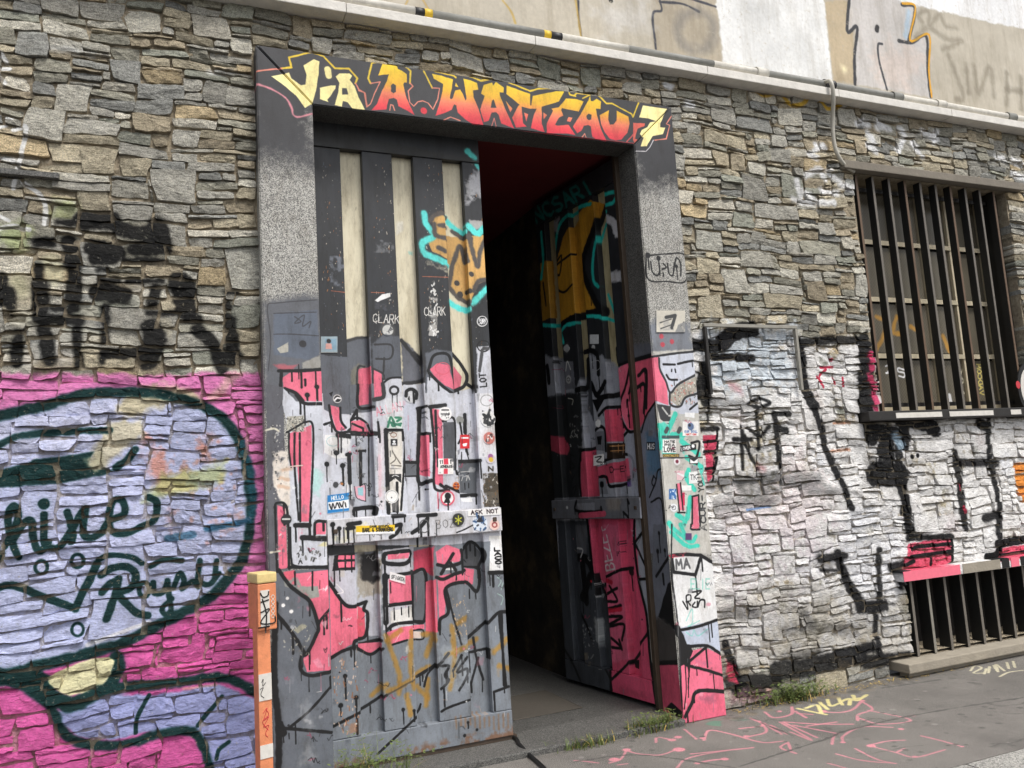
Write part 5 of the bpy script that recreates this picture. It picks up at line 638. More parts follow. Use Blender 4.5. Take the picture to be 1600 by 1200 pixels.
def granite_mat(name, cv=None, dark=1.0, grime=0.0):
    m, n, bs = new_mat(name); g = n.nodes.new('ShaderNodeNewGeometry')
    vo = N(n, 'ShaderNodeTexVoronoi', Scale=230.0); n.links.new(g.outputs['Position'], vo.inputs['Vector'])
    bw = n.nodes.new('ShaderNodeRGBToBW'); n.links.new(vo.outputs['Color'], bw.inputs[0])
    k = mathn(n, 'ADD', mathn(n, 'MULTIPLY', bw.outputs[0], .7), mathn(n, 'MULTIPLY', noise(n, 120, 4, .7), .4))
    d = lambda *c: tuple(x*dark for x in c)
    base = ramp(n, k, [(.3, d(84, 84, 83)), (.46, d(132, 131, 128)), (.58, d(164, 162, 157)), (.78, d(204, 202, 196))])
    base = mixc(n, .5, base, ramp(n, noise(n, 3, 6, .7), [(.3, (.62, .6, .56, 1)), (.7, (1.05, 1.05, 1.03, 1))]), 'MULTIPLY')
    if cv:
        painted(n, bs, base, cv, IM[cv.name], 1.0, (.24, .33), 44); src = bs.inputs['Base Color'].links[0].from_socket
        g1 = ramp(n, noise(n, 7, 9, .75, stretch(n, 2, 2, .7)), [(.33, (.55, .52, .47, 1)), (.52, (1, 1, .99, 1))]); n.links.new(mixc(n, .7, src, g1, 'MULTIPLY'), bs.inputs['Base Color'])
    else: n.links.new(base, bs.inputs['Base Color'])
    bs.inputs['Roughness'].default_value = .62; bump(n, bs, noise(n, 160, 5), .15, .006); return m
def paint_mat(name, base, cv, rough=.42, var=.3):
    m, n, bs = new_mat(name); b = lin(base)
    bc = mixc(n, noise(n, 7, 8, .7, stretch(n, 3, 3, .7)), tuple(v*(1-var) for v in b[:3])+(1,), tuple(v*(1+var) for v in b[:3])+(1,))
    bc = mixc(n, .6, bc, ramp(n, noise(n, 5, 8, .75, stretch(n, 2.4, 2.4, .5)), [(.3, (.55, .5, .42, 1)), (.55, (1, 1, 1, 1))]), 'MULTIPLY')
    if cv:
        painted(n, bs, bc, cv, IM[cv.name], 1.0, (.20, .30), 60)
    else: n.links.new(bc, bs.inputs['Base Color'])
    src = bs.inputs['Base Color'].links[0].from_socket
    g1 = ramp(n, noise(n, 6, 9, .75, stretch(n, 2.6, 2.6, .6)), [(.34, (.5, .46, .4, 1)), (.5, (.95, .94, .92, 1)), (.7, (1.06, 1.06, 1.06, 1))])
    g2 = ramp(n, noise(n, 70, 5, .7, stretch(n, 1, 1, .3)), [(.30, (.45, .42, .38, 1)), (.40, (1, 1, 1, 1)), (.66, (1, 1, 1, 1)), (.74, (1.3, 1.3, 1.28, 1))])
    n.links.new(mixc(n, .6, mixc(n, .75, src, g1, 'MULTIPLY'), g2, 'MULTIPLY'), bs.inputs['Base Color'])
    rr = N(n, 'ShaderNodeMapRange'); n.links.new(noise(n, 9, 6, .7), rr.inputs[0]); rr.inputs[3].default_value = rough-.1; rr.inputs[4].default_value = rough+.28; n.links.new(rr.outputs[0], bs.inputs['Roughness'])
    bump(n, bs, noise(n, 40, 6, .6, stretch(n, 1, 1, .35)), .12, .006); return m
def asphalt_mat():
    m, n, bs = new_mat('asphalt'); b = ramp(n, noise(n, 260, 3, .7), [(.3, (46, 45, 44)), (.5, (100, 97, 94)), (.68, (186, 181, 174))])
    b = mixc(n, .8, b, ramp(n, noise(n, 2.2, 8, .7), [(.3, (.6, .59, .57, 1)), (.7, (1.15, 1.14, 1.1, 1))]), 'MULTIPLY')
    painted(n, bs, b, gc, IM['pavement_paint'], .9, (.36, .60), 150)
    bs.inputs['Roughness'].default_value = .88; bump(n, bs, noise(n, 220, 4, .7), .5, .006); bump(n, bs, noise(n, 9, 5, .6), .3, .01); return m
def plaster_mat():
    m, n, bs = new_mat('plaster'); b = ramp(n, noise(n, 3, 8, .7), [(.3, (176, 168, 152)), (.6, (196, 188, 172)), (.8, (208, 202, 190))])
    painted(n, bs, b, uc, IM['plaster_paint'], .97, (.28, .42), 26); src = bs.inputs['Base Color'].links[0].from_socket; n.links.new(mixc(n, .6, src, ramp(n, noise(n, 5, 8, .7, stretch(n, 2.2, 1, .35)), [(.32, (.66, .63, .58, 1)), (.54, (1, 1, 1, 1))]), 'MULTIPLY'), bs.inputs['Base Color']); bs.inputs['Roughness'].default_value = .9; bump(n, bs, noise(n, 120, 5, .7), .25, .006); return m
M = dict(stone=stone_mat(), mortar=mortar_mat(), granite=granite_mat('granite_painted', fc), reveal=granite_mat('granite_reveal_shaded', rv, .62), soffit=granite_mat('granite_soffit_shaded', None, .5), sill=granite_mat('granite_grey', None, .56),  # reveal and soffit: the same granite, darkened to carry their shade
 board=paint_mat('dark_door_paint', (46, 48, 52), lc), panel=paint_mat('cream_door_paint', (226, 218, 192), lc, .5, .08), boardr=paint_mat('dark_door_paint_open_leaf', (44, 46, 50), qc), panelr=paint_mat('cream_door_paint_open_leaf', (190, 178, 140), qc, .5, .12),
 asphalt=asphalt_mat(), plaster=plaster_mat(), iron=plain('dark_iron', (46, 44, 42), .55, .5, 20, .3, .2), rust=plain('worn_iron', (74, 62, 52), .6, .5, 16, .2, .2), blackbar=plain('black_bar_paint', (20, 20, 20), .6, .4, 20), edge=plain('worn_lit_bar_edge', (104, 98, 90), .6, .45, 12), edge2=plain('rusty_lit_bar_edge', (96, 76, 58), .6, .45, 12), oldwood=plain('brown_post_wood', (66, 54, 42), .6, .5, 18),  # bar edge tones: wear plus the lit look of the bar fronts
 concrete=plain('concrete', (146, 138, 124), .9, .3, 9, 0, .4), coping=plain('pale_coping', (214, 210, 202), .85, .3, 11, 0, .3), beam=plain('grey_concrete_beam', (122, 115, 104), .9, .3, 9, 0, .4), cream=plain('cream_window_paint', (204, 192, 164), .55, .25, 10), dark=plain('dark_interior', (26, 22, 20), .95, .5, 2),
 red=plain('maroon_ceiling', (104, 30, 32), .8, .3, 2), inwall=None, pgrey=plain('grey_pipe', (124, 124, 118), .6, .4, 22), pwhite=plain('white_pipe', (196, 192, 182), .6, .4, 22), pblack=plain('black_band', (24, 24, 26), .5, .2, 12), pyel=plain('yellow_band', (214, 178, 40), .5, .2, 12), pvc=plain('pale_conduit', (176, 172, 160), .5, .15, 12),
 orange=plain('orange_post_paint', (214, 134, 92), .55, .4, 26, 0, .2), lid=plain('cream_lid', (212, 188, 128), .6, .3, 40), steel=plain('steel_frame', (150, 146, 136), .4, .4, 20, .4), leaf=plain('weed_green', (92, 106, 54), .6, .4, 30), straw=plain('dry_straw', (176, 150, 84), .7, .3, 30), rubber=plain('black_cable', (20, 20, 20), .5, .1), kerb=granite_mat('kerb_granite', None, .95), road=plain('road_asphalt', (74, 73, 72), .9, .3, 60, 0, .4), floor=granite_mat('passage_floor', None, .5), slab=plain('floor_slab', (70, 65, 58), .9, .25, 30, 0, .2), sticker=None, ink=plain('black_ink', (18, 18, 18), .5), pinkpaint=plain('pink_spray', (228, 110, 130), .6, .15, 30), whitepaint=plain('white_patch', (206, 202, 194), .6, .25, 40), redink=plain('red_ink', (190, 50, 60), .5))
def glass_mat():
    m, n, bs = new_mat('wired_glass'); br = N(n, 'ShaderNodeTexBrick', Scale=38.0); n.links.new(stretch(n, 1, 1, 1), br.inputs['Vector'])
    g = n.nodes.new('ShaderNodeNewGeometry'); sx = n.nodes.new('ShaderNodeSeparateXYZ'); n.links.new(g.outputs['Position'], sx.inputs[0]); cb = n.nodes.new('ShaderNodeCombineXYZ'); n.links.new(sx.outputs[0], cb.inputs[0]); n.links.new(sx.outputs[2], cb.inputs[1])
    br = N(n, 'ShaderNodeTexChecker', Scale=70.0); n.links.new(cb.outputs[0], br.inputs['Vector'])
    b = mixc(n, br.outputs[1], lin((100, 93, 78)), lin((132, 124, 106))); b = mixc(n, noise(n, 4, 6), b, lin((74, 71, 64)))
    painted(n, bs, b, pc, IM['glass_paint'], 1.0); bs.inputs['Roughness'].default_value = .28; return m
M['glass'] = glass_mat()
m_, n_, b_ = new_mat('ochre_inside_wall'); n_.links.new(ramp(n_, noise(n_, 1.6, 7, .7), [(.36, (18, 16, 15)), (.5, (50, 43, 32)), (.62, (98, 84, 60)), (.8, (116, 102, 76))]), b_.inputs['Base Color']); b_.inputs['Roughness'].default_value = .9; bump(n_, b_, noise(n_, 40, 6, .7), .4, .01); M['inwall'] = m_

# ------------------------------------------------------------------ ground
def sheet(name, x0, x1, y0, y1, z, mat, uvf=None, label=None):
    V = [(x0, y0, z), (x1, y0, z), (x1, y1, z), (x0, y1, z)]
    o = link(name, mesh(name, V, [(0, 1, 2, 3)], [uvf(v) for v in V] if uvf else None), mat); tag(o, kind='structure', label=label); return o
sheet('road', -150, 150, -150, 150, -.13, M['road'], label='grey asphalt road in front of the kerb')
def slabbox(name, x0, x1, y0, y1, z0, z1, mat, uvf=None, label=None, bev=0.0):
    o = box(name, (x0, y0, z0), (x1, y1, z1), mat, uvf=uvf, bev=bev); return tag(o, kind='structure', label=label)
slabbox('pavement', -30, 30, -1.34, .17, -.3, 0, M['asphalt'], lambda v: gc.uvn(v[0], v[1]), 'worn asphalt pavement with pink and yellow scribbles')
for i in range(-12, 14): box('kerb_stone', (i*1.2+.004, -1.64, -.3), (i*1.2+1.196, -1.346, .004), M['kerb'], KB if i > -12 else (KB := empty('kerb', (0, -1.5, -.13), 'pale granite kerb along the pavement edge', 'kerb')), bev=.012)

# ------------------------------------------------------------------ rubble stone walls
FX0, FX1, FZ = .515, 3.214, 3.954
WIN = (4.90, 6.62, 1.80, 3.70); GRT = (4.93, 6.95, .10, .64)
TINT = [((172, 169, 160), 24), ((184, 174, 152), 18), ((158, 155, 142), 16), ((192, 188, 176), 10), ((188, 170, 138), 5), ((160, 161, 149), 5), ((172, 160, 138), 14), ((146, 146, 142), 10), ((206, 200, 186), 5)]
def tint():
    c = random.choices([t[0] for t in TINT], [t[1] for t in TINT])[0]; k = random.uniform(.92, 1.18); return lin(tuple(min(255, v*k) for v in c))
DU, DV = .02, .0255
def warp(x, z): return x+.012*math.sin(z*7.3+1.1*math.sin(x*2.1))+.006*math.sin(z*23+x*9), z+.010*math.sin(x*4.1+z*1.7)+.006*math.sin(x*11+z*5)
def pack(x0, x1, z0, z1, holes, rnd, fixed=()):
    nx, nz = round((x1-x0)/DU), round((z1-z0)/DV); occ = np.zeros((nz, nx), bool); out = []
    for a, b, c_, d in holes:
        i0, i1 = max(0, round((a-x0)/DU)), min(nx, round((b-x0)/DU)); j0, j1 = max(0, round((c_-z0)/DV)), min(nz, round((d-z0)/DV))
        if i1 > i0 and j1 > j0: occ[j0:j1, i0:i1] = True
    for a, b, c_, d in fixed:
        i0, i1 = max(0, round((a-x0)/DU)), min(nx, round((b-x0)/DU)); j0, j1 = max(0, round((c_-z0)/DV)), min(nz, round((d-z0)/DV))
        if i1-i0 > 2 and j1-j0 > 1 and not occ[j0:j1, i0:i1].any(): occ[j0:j1, i0:i1] = True; out.append((x0+i0*DU, x0+i1*DU, z0+j0*DV, z0+j1*DV))
    for j in range(nz):
        i = 0
        while i < nx:
            if occ[j, i]: i += 1; continue
            run = 1
            while i+run < nx and not occ[j, i+run]: run += 1
            t = rnd.random()
            if t < .17: h, w_ = 1, rnd.randint(6, 13)
            elif t < .66: h, w_ = 2, rnd.randint(6, 12)
            elif t < .94: h, w_ = 3, rnd.randint(6, 12)
            else: h, w_ = 4, rnd.randint(7, 12)
            if run-w_ < 4: w_ = run if run <= 14 else run//2
            w_ = min(w_, run); 
            if w_ < 5: h = min(h, 2)
            hh = 1
            while hh < h and j+hh < nz and not occ[j+hh, i:i+w_].any(): hh += 1
            if nz-(j+hh) == 1 and not occ[j+hh:, i:i+w_].any(): hh += 1
            occ[j:j+hh, i:i+w_] = True
            out.append((x0+i*DU, x0+(i+w_)*DU, z0+j*DV, z0+(j+hh)*DV)); i += w_
    return out
def stone_geo(rc, holes, ext):
    a, b, c_, d = rc; wd, ht = b-a, d-c_; g = .0030+random.random()*.0028
    nx = 6 if wd > .17 else 5 if wd > .12 else 4 if wd > .07 else 2; nz = 4 if ht > .13 else 3 if ht > .075 else 2
    deep = any(abs(a-h[1]) < .03 and d > h[2] and c_ < h[3] or abs(b-h[0]) < .03 and d > h[2] and c_ < h[3] for h in holes)
    jj = min(.015, wd*.11, ht*.17); cj = [(random.uniform(-jj, jj), random.uniform(-jj, jj)*.8) for _ in range(4)]; edge = [abs(a-ext[0]) < .03, abs(b-ext[1]) < .03]
    if any(abs(a-h[1]) < .03 for h in holes) or edge[0]: cj[0] = (0, cj[0][1]); cj[2] = (0, cj[2][1])
    if any(abs(b-h[0]) < .03 for h in holes) or edge[1]: cj[1] = (0, cj[1][1]); cj[3] = (0, cj[3][1])
    proud = random.gauss(.003, .005); tx, tz = random.uniform(-.007, .007), random.uniform(-.009, .005); V = []; F = []
    if ht > .14: proud += .004; tx *= .5; tz *= .5
    cut = min(.008, ht*.12)
    for jz in range(nz+1):
        for ix in range(nx+1):
            s, t = ix/nx, jz/nz; eb = ix in (0, nx) or jz in (0, nz)
            x = a+g+(wd-2*g)*s; z = c_+g+(ht-2*g)*t
            x += (cj[0][0]*(1-s)*(1-t)+cj[1][0]*s*(1-t)+cj[2][0]*(1-s)*t+cj[3][0]*s*t); z += (cj[0][1]*(1-s)*(1-t)+cj[1][1]*s*(1-t)+cj[2][1]*(1-s)*t+cj[3][1]*s*t)
            if eb:
                if ix in (0, nx) and jz in (0, nz): q = random.uniform(.1, .6); x += (cut if ix == 0 else -cut)*q; z += (cut if jz == 0 else -cut)*q
                else:
                    if jz in (0, nz): z += random.uniform(-.004, .004)
                    if ix in (0, nx): x += random.uniform(-.005, .003)
            else: x += random.uniform(-.25, .25)*wd/nx; z += random.uniform(-.25, .25)*ht/nz
            y = .1-proud+tx*(s-.5)*2+tz*(t-.5)*2*-1+(random.uniform(-.001, .004) if eb else random.uniform(-.006, .004))
            x, z = warp(x, z); V.append((x, y, z))
    for jz in range(nz):
        for ix in range(nx):
            p = jz*(nx+1)+ix; q = [p, p+1, p+nx+2, p+nx+1]
            if (ix+jz) % 2: F += [(q[0], q[1], q[2]), (q[0], q[2], q[3])]
            else: F += [(q[0], q[1], q[3]), (q[1], q[2], q[3])]
    ring = list(range(nx+1))+[jz*(nx+1)+nx for jz in range(1, nz+1)]+[nz*(nx+1)+ix for ix in range(nx-1, -1, -1)]+[jz*(nx+1) for jz in range(nz-1, 0, -1)]
    o = len(V); yb = .40 if deep else .165
    for k in ring: V.append((V[k][0], yb, V[k][2]))
    m = len(ring)
    for k in range(m): F.append((ring[(k+1) % m], ring[k], o+k, o+(k+1) % m))
    return V, F
def uv_wall(V): return [wc.uvn(v[0], v[2]) for v in V]
def set_tint(me, cols):
    at = me.attributes.new('tint', 'FLOAT_COLOR', 'POINT'); at.data.foreach_set('color', np.asarray(cols, np.float32).ravel())
def px_area(rc):
    p = np.array([(rc[0]+rc[1])/2, .1, (rc[2]+rc[3])/2])-CAM; dz = p@FWD
    x, y = 800+FPX*(p@RGT)/dz, 600-FPX*(p@UPV)/dz
    if not (-10 < x < 1610 and -10 < y < 1210): return 0
    return (rc[1]-rc[0])*(rc[3]-rc[2])*4.4/np.linalg.norm(p)**3
def big(k, L):
    o = CROPS[k]; out = []
    for x0, y0, x1, y1 in L:
        p = onY(o[0]+x0/o[2], o[1]+(y0+y1)/2/o[2], .1); q = onY(o[0]+x1/o[2], o[1]+(y0+y1)/2/o[2], .1); t = onY(o[0]+(x0+x1)/2/o[2], o[1]+y0/o[2], .1); u = onY(o[0]+(x0+x1)/2/o[2], o[1]+y1/o[2], .1); out.append((p[0], q[0], u[2], t[2]))
    return out
FIX = big('A', [(135, 520, 325, 650), (715, 790, 935, 945), (500, 265, 665, 380), (70, 140, 220, 265), (595, 50, 770, 150), (395, 685, 565, 805), (260, 400, 415, 520), (625, 515, 790, 610), (905, 90, 1080, 190), (940, 400, 1060, 500), (1065, 410, 1205, 520), (385, 5, 595, 85), (795, 610, 940, 690), (525, 840, 710, 935), (230, 955, 360, 1065)]) + big('B', [(1060, 265, 1225, 450), (20, 400, 150, 560), (530, 130, 705, 230), (710, 140, 880, 240), (500, 630, 660, 715), (670, 620, 855, 730), (160, 345, 365, 415), (1095, 515, 1225, 630), (370, 225, 570, 345)]) + big('C', [(650, 230, 915, 325), (590, 340, 790, 460), (810, 520, 1105, 665), (1140, 470, 1310, 560), (130, 730, 340, 935), (930, 405, 1130, 490), (480, 235, 645, 320), (575, 485, 720, 595), (950, 830, 1120, 920), (555, 1040, 780, 1180)]) + big('D', [(490, 280, 800, 490), (680, 555, 880, 650), (890, 535, 1125, 625), (740, 820, 980, 930), (980, 780, 1210, 900), (80, 960, 290, 1070), (870, 1030, 1120, 1200), (640, 1070, 870, 1140), (345, 670, 530, 760), (800, 640, 1000, 730)]) + big('M', [(590, 210, 700, 290), (550, 390, 645, 465), (480, 645, 675, 735), (415, 520, 530, 645), (600, 510, 705, 625), (665, 730, 750, 825), (210, 775, 330, 885), (415, 880, 550, 970), (320, 955, 440, 1070), (205, 1095, 320, 1185), (375, 695, 485, 775), (870, 210, 955, 300), (395, 255, 570, 315), (440, 445, 525, 515), (360, 625, 480, 690), (140, 665, 255, 720), (700, 830, 885, 895), (885, 655, 965, 755), (940, 980, 1000, 1085), (715, 1015, 795, 1110), (355, 425, 435, 500), (550, 1035, 695, 1085), (285, 415, 355, 490), (515, 1085, 695, 1145)]) + big('O', [(550, 505, 635, 620), (720, 570, 865, 655), (1085, 1000, 1220, 1110), (560, 1035, 665, 1150), (320, 1005, 480, 1090), (165, 370, 285, 475), (215, 715, 320, 830), (460, 805, 635, 865), (790, 695, 885, 775), (1060, 895, 1130, 1000), (145, 160, 285, 220), (110, 720, 210, 790), (560, 870, 750, 940), (640, 445, 700, 495)]) + big('P', [(170, 110, 290, 230), (380, 190, 490, 290), (530, 30, 635, 135), (305, 10, 455, 80), (425, 470, 520, 545), (330, 470, 425, 590), (585, 560, 670, 635), (575, 745, 725, 830), (205, 660, 315, 725), (310, 300, 385, 355), (260, 370, 345, 430)]) + big('S', [(115, 520, 230, 620), (450, 250, 560, 310), (370, 655, 440, 740), (135, 235, 295, 280), (300, 255, 380, 320), (360, 540, 480, 600), (470, 190, 545, 245)]) + big('F', [(35, 95, 230, 230), (570, 140, 710, 240), (830, 185, 970, 285), (230, 120, 380, 215), (970, 310, 1110, 380)]) + big('E', [(630, 20, 920, 110), (1310, 175, 1510, 330)])
PALE = random.Random(4)
def stone_wall(name, label, ext, holes, seed, limit=300, skip=()):
    root = empty(name, ((ext[0]+ext[1])/2, .15, ext[2]), label, 'wall'); rnd = random.Random(seed)
    R = pack(ext[0], ext[1], ext[2], ext[3], holes, rnd, FIX); R.sort(key=px_area, reverse=True); SV, SF, ST = [], [], []
    for k, rc in enumerate(R):
        V, F = stone_geo(rc, holes, ext); t = tint() if (rc[3]-rc[2]) < .13 or PALE.random() < .3 else lin(PALE.choice([(206, 202, 190), (196, 194, 184), (200, 190, 168), (184, 180, 168)]))
        if k < limit and px_area(rc) > 0:
            cc = Vector(np.mean(np.array(V), 0)); me = mesh('stone', [Vector(v)-cc for v in V], F, uv_wall(V)); set_tint(me, [t]*len(V)); link('stone', me, M['stone'], root, cc)
        else:
            o = len(SV); SV += V; SF += [tuple(i+o for i in f) for f in F]; ST += [t]*len(V)
    if SV:
        me = mesh('small_stones', SV, SF, uv_wall(SV)); set_tint(me, ST); tag(link('small_stones', me, M['stone'], root), kind='stuff')
    # mortar bed, recessed behind the stones, cut round the openings
    xs = sorted({ext[0], ext[1]} | {v for h in holes for v in h[:2] if ext[0] < v < ext[1]}); zs = sorted({ext[2], ext[3]} | {v for h in holes for v in h[2:] if ext[2] < v < ext[3]}); V, F = [], []
    for i in range(len(xs)-1):
        for j in range(len(zs)-1):
            mx, mz = (xs[i]+xs[i+1])/2, (zs[j]+zs[j+1])/2
            if any(h[0] < mx < h[1] and h[2] < mz < h[3] for h in holes): continue
            nx, nz = max(1, round((xs[i+1]-xs[i])/.035)), max(1, round((zs[j+1]-zs[j])/.035)); o = len(V)
            for q in range(nz+1):
                for p in range(nx+1): V.append((xs[i]+(xs[i+1]-xs[i])*p/nx, .116+random.uniform(-.008, .008) if 0 < p < nx and 0 < q < nz else .116, zs[j]+(zs[j+1]-zs[j])*q/nz))
            for q in range(nz):
                for p in range(nx): s = o+q*(nx+1)+p; F.append((s, s+1, s+nx+2, s+nx+1))
    for h in holes:      # sides of the openings
        for xx in (h[0], h[1]):
            if ext[0] < xx < ext[1]: o = len(V); V += [(xx, .116, h[2]), (xx, .42, h[2]), (xx, .42, h[3]), (xx, .116, h[3])]; F.append((o, o+1, o+2, o+3))
        for zz in (h[2], h[3]):
            if ext[2] < zz < ext[3]: o = len(V); V += [(h[0], .116, zz), (h[1], .116, zz), (h[1], .42, zz), (h[0], .42, zz)]; F.append((o, o+1, o+2, o+3))
    link('mortar', mesh('mortar', V, F, uv_wall(V)), M['mortar'], root); return root
WL = stone_wall('stone_wall', 'rough stone wall with pink and lilac mural beside the orange post', (WX0, FX0, 0, 4.23), [], 3)
WT = stone_wall('stone_wall', 'narrow band of grey stones between the lettered lintel and the ledge', (FX0, FX1, FZ, 4.23), [], 11)
WR = stone_wall('stone_wall', 'rough stone wall painted white around the barred window and basement grille', (FX1, WX1, 0, 4.23), [WIN, GRT, (4.76, 6.78, 3.695, 3.77), (4.84, 6.98, .635, .715), (4.68, 6.9, 1.78, 1.86), (4.70, 7.0, 0, .12)], 5)
# ------------------------------------------------------------------ stone door surround
FR = empty('door_surround', (1.86, .1, 0), 'speckled granite door surround with VIA A. WATTEAU 7 in flaming letters', 'door frame')
def uvF(v): return fc.uvn(v[0], v[2])
def uvR(v): return rv.uvn(v[1], v[2])
def surround_piece(name, poly):
    """granite piece with front outline poly (x,z); returns front+sides, reveal faces get their own material"""
    n = len(poly); V = [(x, 0, z) for x, z in poly]+[(x, .21, z) for x, z in poly]; F = [tuple(range(n))]+[((k+1) % n, k, n+k, n+(k+1) % n) for k in range(n)]
    bm = bmesh.new(); vs = [bm.verts.new(v) for v in V]; l = bm.loops.layers.uv.new('UVMap')
    for k, f in enumerate(F):
        fa = bm.faces.new([vs[i] for i in f])
    bmesh.ops.recalc_face_normals(bm, faces=bm.faces[:]); ed = [e for e in bm.edges if all(abs(v.co.y) < 1e-6 for v in e.verts)]
    bmesh.ops.bevel(bm, geom=ed, offset=.006, segments=2, affect='EDGES')
    for f in bm.faces:
        cx = f.calc_center_median()
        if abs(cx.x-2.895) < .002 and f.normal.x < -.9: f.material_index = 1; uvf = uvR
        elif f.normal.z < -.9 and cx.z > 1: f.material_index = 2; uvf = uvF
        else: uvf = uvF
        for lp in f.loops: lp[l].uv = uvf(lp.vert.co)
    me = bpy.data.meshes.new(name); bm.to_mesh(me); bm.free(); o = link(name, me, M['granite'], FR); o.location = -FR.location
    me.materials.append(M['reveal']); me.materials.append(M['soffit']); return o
IX0, IX1, IZ = .812, 2.895, 3.648
G2 = .003
surround_piece('jamb', [(FX0, 0), (IX0, 0), (IX0, IZ), (FX0, FZ-.004)]); surround_piece('jamb', [(IX1, 0), (FX1, 0), (FX1, FZ-.004), (IX1, IZ)])
surround_piece('lintel', [(FX0+.004, FZ), (IX0+.004, IZ), (IX1-.004, IZ), (FX1-.004, FZ)])
box('threshold', (IX0+.002, -.03, -.02), (IX1-.002, .34, .035), M['sill'], FR, bev=.008)
# ------------------------------------------------------------------ passage behind the door
box_s = lambda n, a, b, m, l: tag(box(n, a, b, m), kind='structure', label=l)
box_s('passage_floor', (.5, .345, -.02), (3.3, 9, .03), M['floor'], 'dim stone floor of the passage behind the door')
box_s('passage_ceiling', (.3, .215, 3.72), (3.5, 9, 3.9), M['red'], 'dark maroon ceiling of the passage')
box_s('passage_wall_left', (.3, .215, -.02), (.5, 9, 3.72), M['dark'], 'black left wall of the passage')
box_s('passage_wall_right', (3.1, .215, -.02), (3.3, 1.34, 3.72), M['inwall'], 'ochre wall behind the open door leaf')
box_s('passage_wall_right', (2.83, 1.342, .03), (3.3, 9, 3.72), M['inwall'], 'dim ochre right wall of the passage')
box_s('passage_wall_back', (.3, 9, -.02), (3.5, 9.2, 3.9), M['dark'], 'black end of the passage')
tag(box('floor_slab', (2.03, .58, .031), (2.52, 1.14, .037), M['slab'], jit=.006), 'pale worn slab set in the passage floor', 'floor slab')
# ------------------------------------------------------------------ door leaves
BO = [(0, .158), (.286, .468), (.598, .786), (.915, 1.03)]     # raised boards, measured from the hinge side
def leaf(name, label, O, U, Nn, W_, cv, mb, mp, mirror):
    O, U, Nn = np.array(O), np.array(U), np.array(Nn); c0 = Vector(O+U*W_/2); root = empty(name, c0, label, 'door')
    xf = lambda v: Vector(O+U*v[0]+Nn*v[1]*-1)+Vector((0, 0, v[2]))-c0
    def part(nm, a, b, m, bev=.004, uo=0.0, **k):
        me = boxmesh(nm, a, b, uvf=lambda v: cv.uvn(v[0]+(0 if cv is qc else O[0]), v[2]), bev=bev, xf=xf); o = bpy.data.objects.new(nm, me); COL.objects.link(o); me.materials.append(m); o.parent = root; return o
    k = W_/1.03; fl = (lambda a, b: (W_-b*k, W_-a*k)) if mirror else (lambda a, b: (a*k, b*k)); zb, zt = .06, 3.66
    part('bottom_rail', (0, -.004, zb), (W_, .062, .20), mb); part('top_rail', (0, -.004, 3.50), (W_, .062, zt), mb)
    for a, b in BO:
        u, v = fl(a, b); part('board', (u, 0, .203), (v, .060, 3.497), mb)
    for (a, b), (c_, d) in zip(BO[:-1], BO[1:]):
        u, v = fl(b, c_); part('recessed_panel', (u-.01, .048, .19), (v+.01, .062, 3.51), mp, .002)
    part('crossbar', (.006, -.034, 1.222), (W_-.004, -.005, 1.358), mb, .005)
    for q in (.05, W_-.05): part('bolt', (q-.012, -.042, 1.28), (q+.012, -.033, 1.304), M['rust'], .004)
    for P, lb in cv.stickers:
        P = np.array(P); uc_, vc_ = P.mean(0); uL = uc_-(0 if cv is qc else O[0])
        raised = any(fl(a, b)[0]-.008 <= uL <= fl(a, b)[1]+.008 for a, b in BO); n0 = -.0355 if 1.22 < vc_ < 1.36 else (-.0015 if raised else .0465)
        if not (0.01 < uL < W_-.01): continue
        V = []; nn = len(P); UVs = []
        for dep in (n0-.0012, n0+.001):
            for u, v in P: V.append(xf((u-(0 if cv is qc else O[0]), dep, v))); UVs.append(cv.uvn(u, v))
        F = [tuple(range(nn))[::-1]]+[(i, (i+1) % nn, nn+(i+1) % nn, nn+i) for i in range(nn)]
        o = bpy.data.objects.new('sticker', mesh('sticker', V, F, UVs)); o.data.materials.append(STK[cv.name]); COL.objects.link(o); o.parent = root
        if lb: o['label'] = lb
    return root
STK = {}
for cvs in (lc, qc, fc, rv):
    m_, n_, b_ = new_mat('sticker_paper_'+cvs.name); painted(n_, b_, lin((180, 180, 176)), cvs, IM[cvs.name]); b_.inputs['Roughness'].default_value = .45; STK[cvs.name] = m_
LL = leaf('door_leaf', 'closed tall door leaf with cream strips above and sticker covered mural below', (.842, .21, 0), (1, 0, 0), (0, -1, 0), 1.033, lc, M['board'], M['panel'], False)
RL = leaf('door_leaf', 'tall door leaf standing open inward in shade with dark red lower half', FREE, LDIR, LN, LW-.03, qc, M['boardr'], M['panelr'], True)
box('bottom_track', (IX0+.002, .215, .036), (1.9, .25, .058), M['rust'], LL)
# hinge posts between surround and leaves
tag(box('hinge_post', (IX1-.03, .212, .036), (IX1+.03, .25, 3.70), M['oldwood'], bev=.004), 'slim brown hinge post at the open leaf', 'post')
tag(box('door_jamb_lining', (IX1+.032, .212, .036), (3.12, .26, 3.70), M['dark']), 'dark lining behind the granite jamb', 'lining'); tag(box('door_jamb_lining', (.5, .212, .036), (.84, .26, 3.70), M['dark']), 'dark lining beside the closed leaf', 'lining')
tag(box('door_head_lining', (.5, .2145, 3.665), (3.12, .245, 3.715), M['dark']), 'dark lining above the door leaves', 'lining')
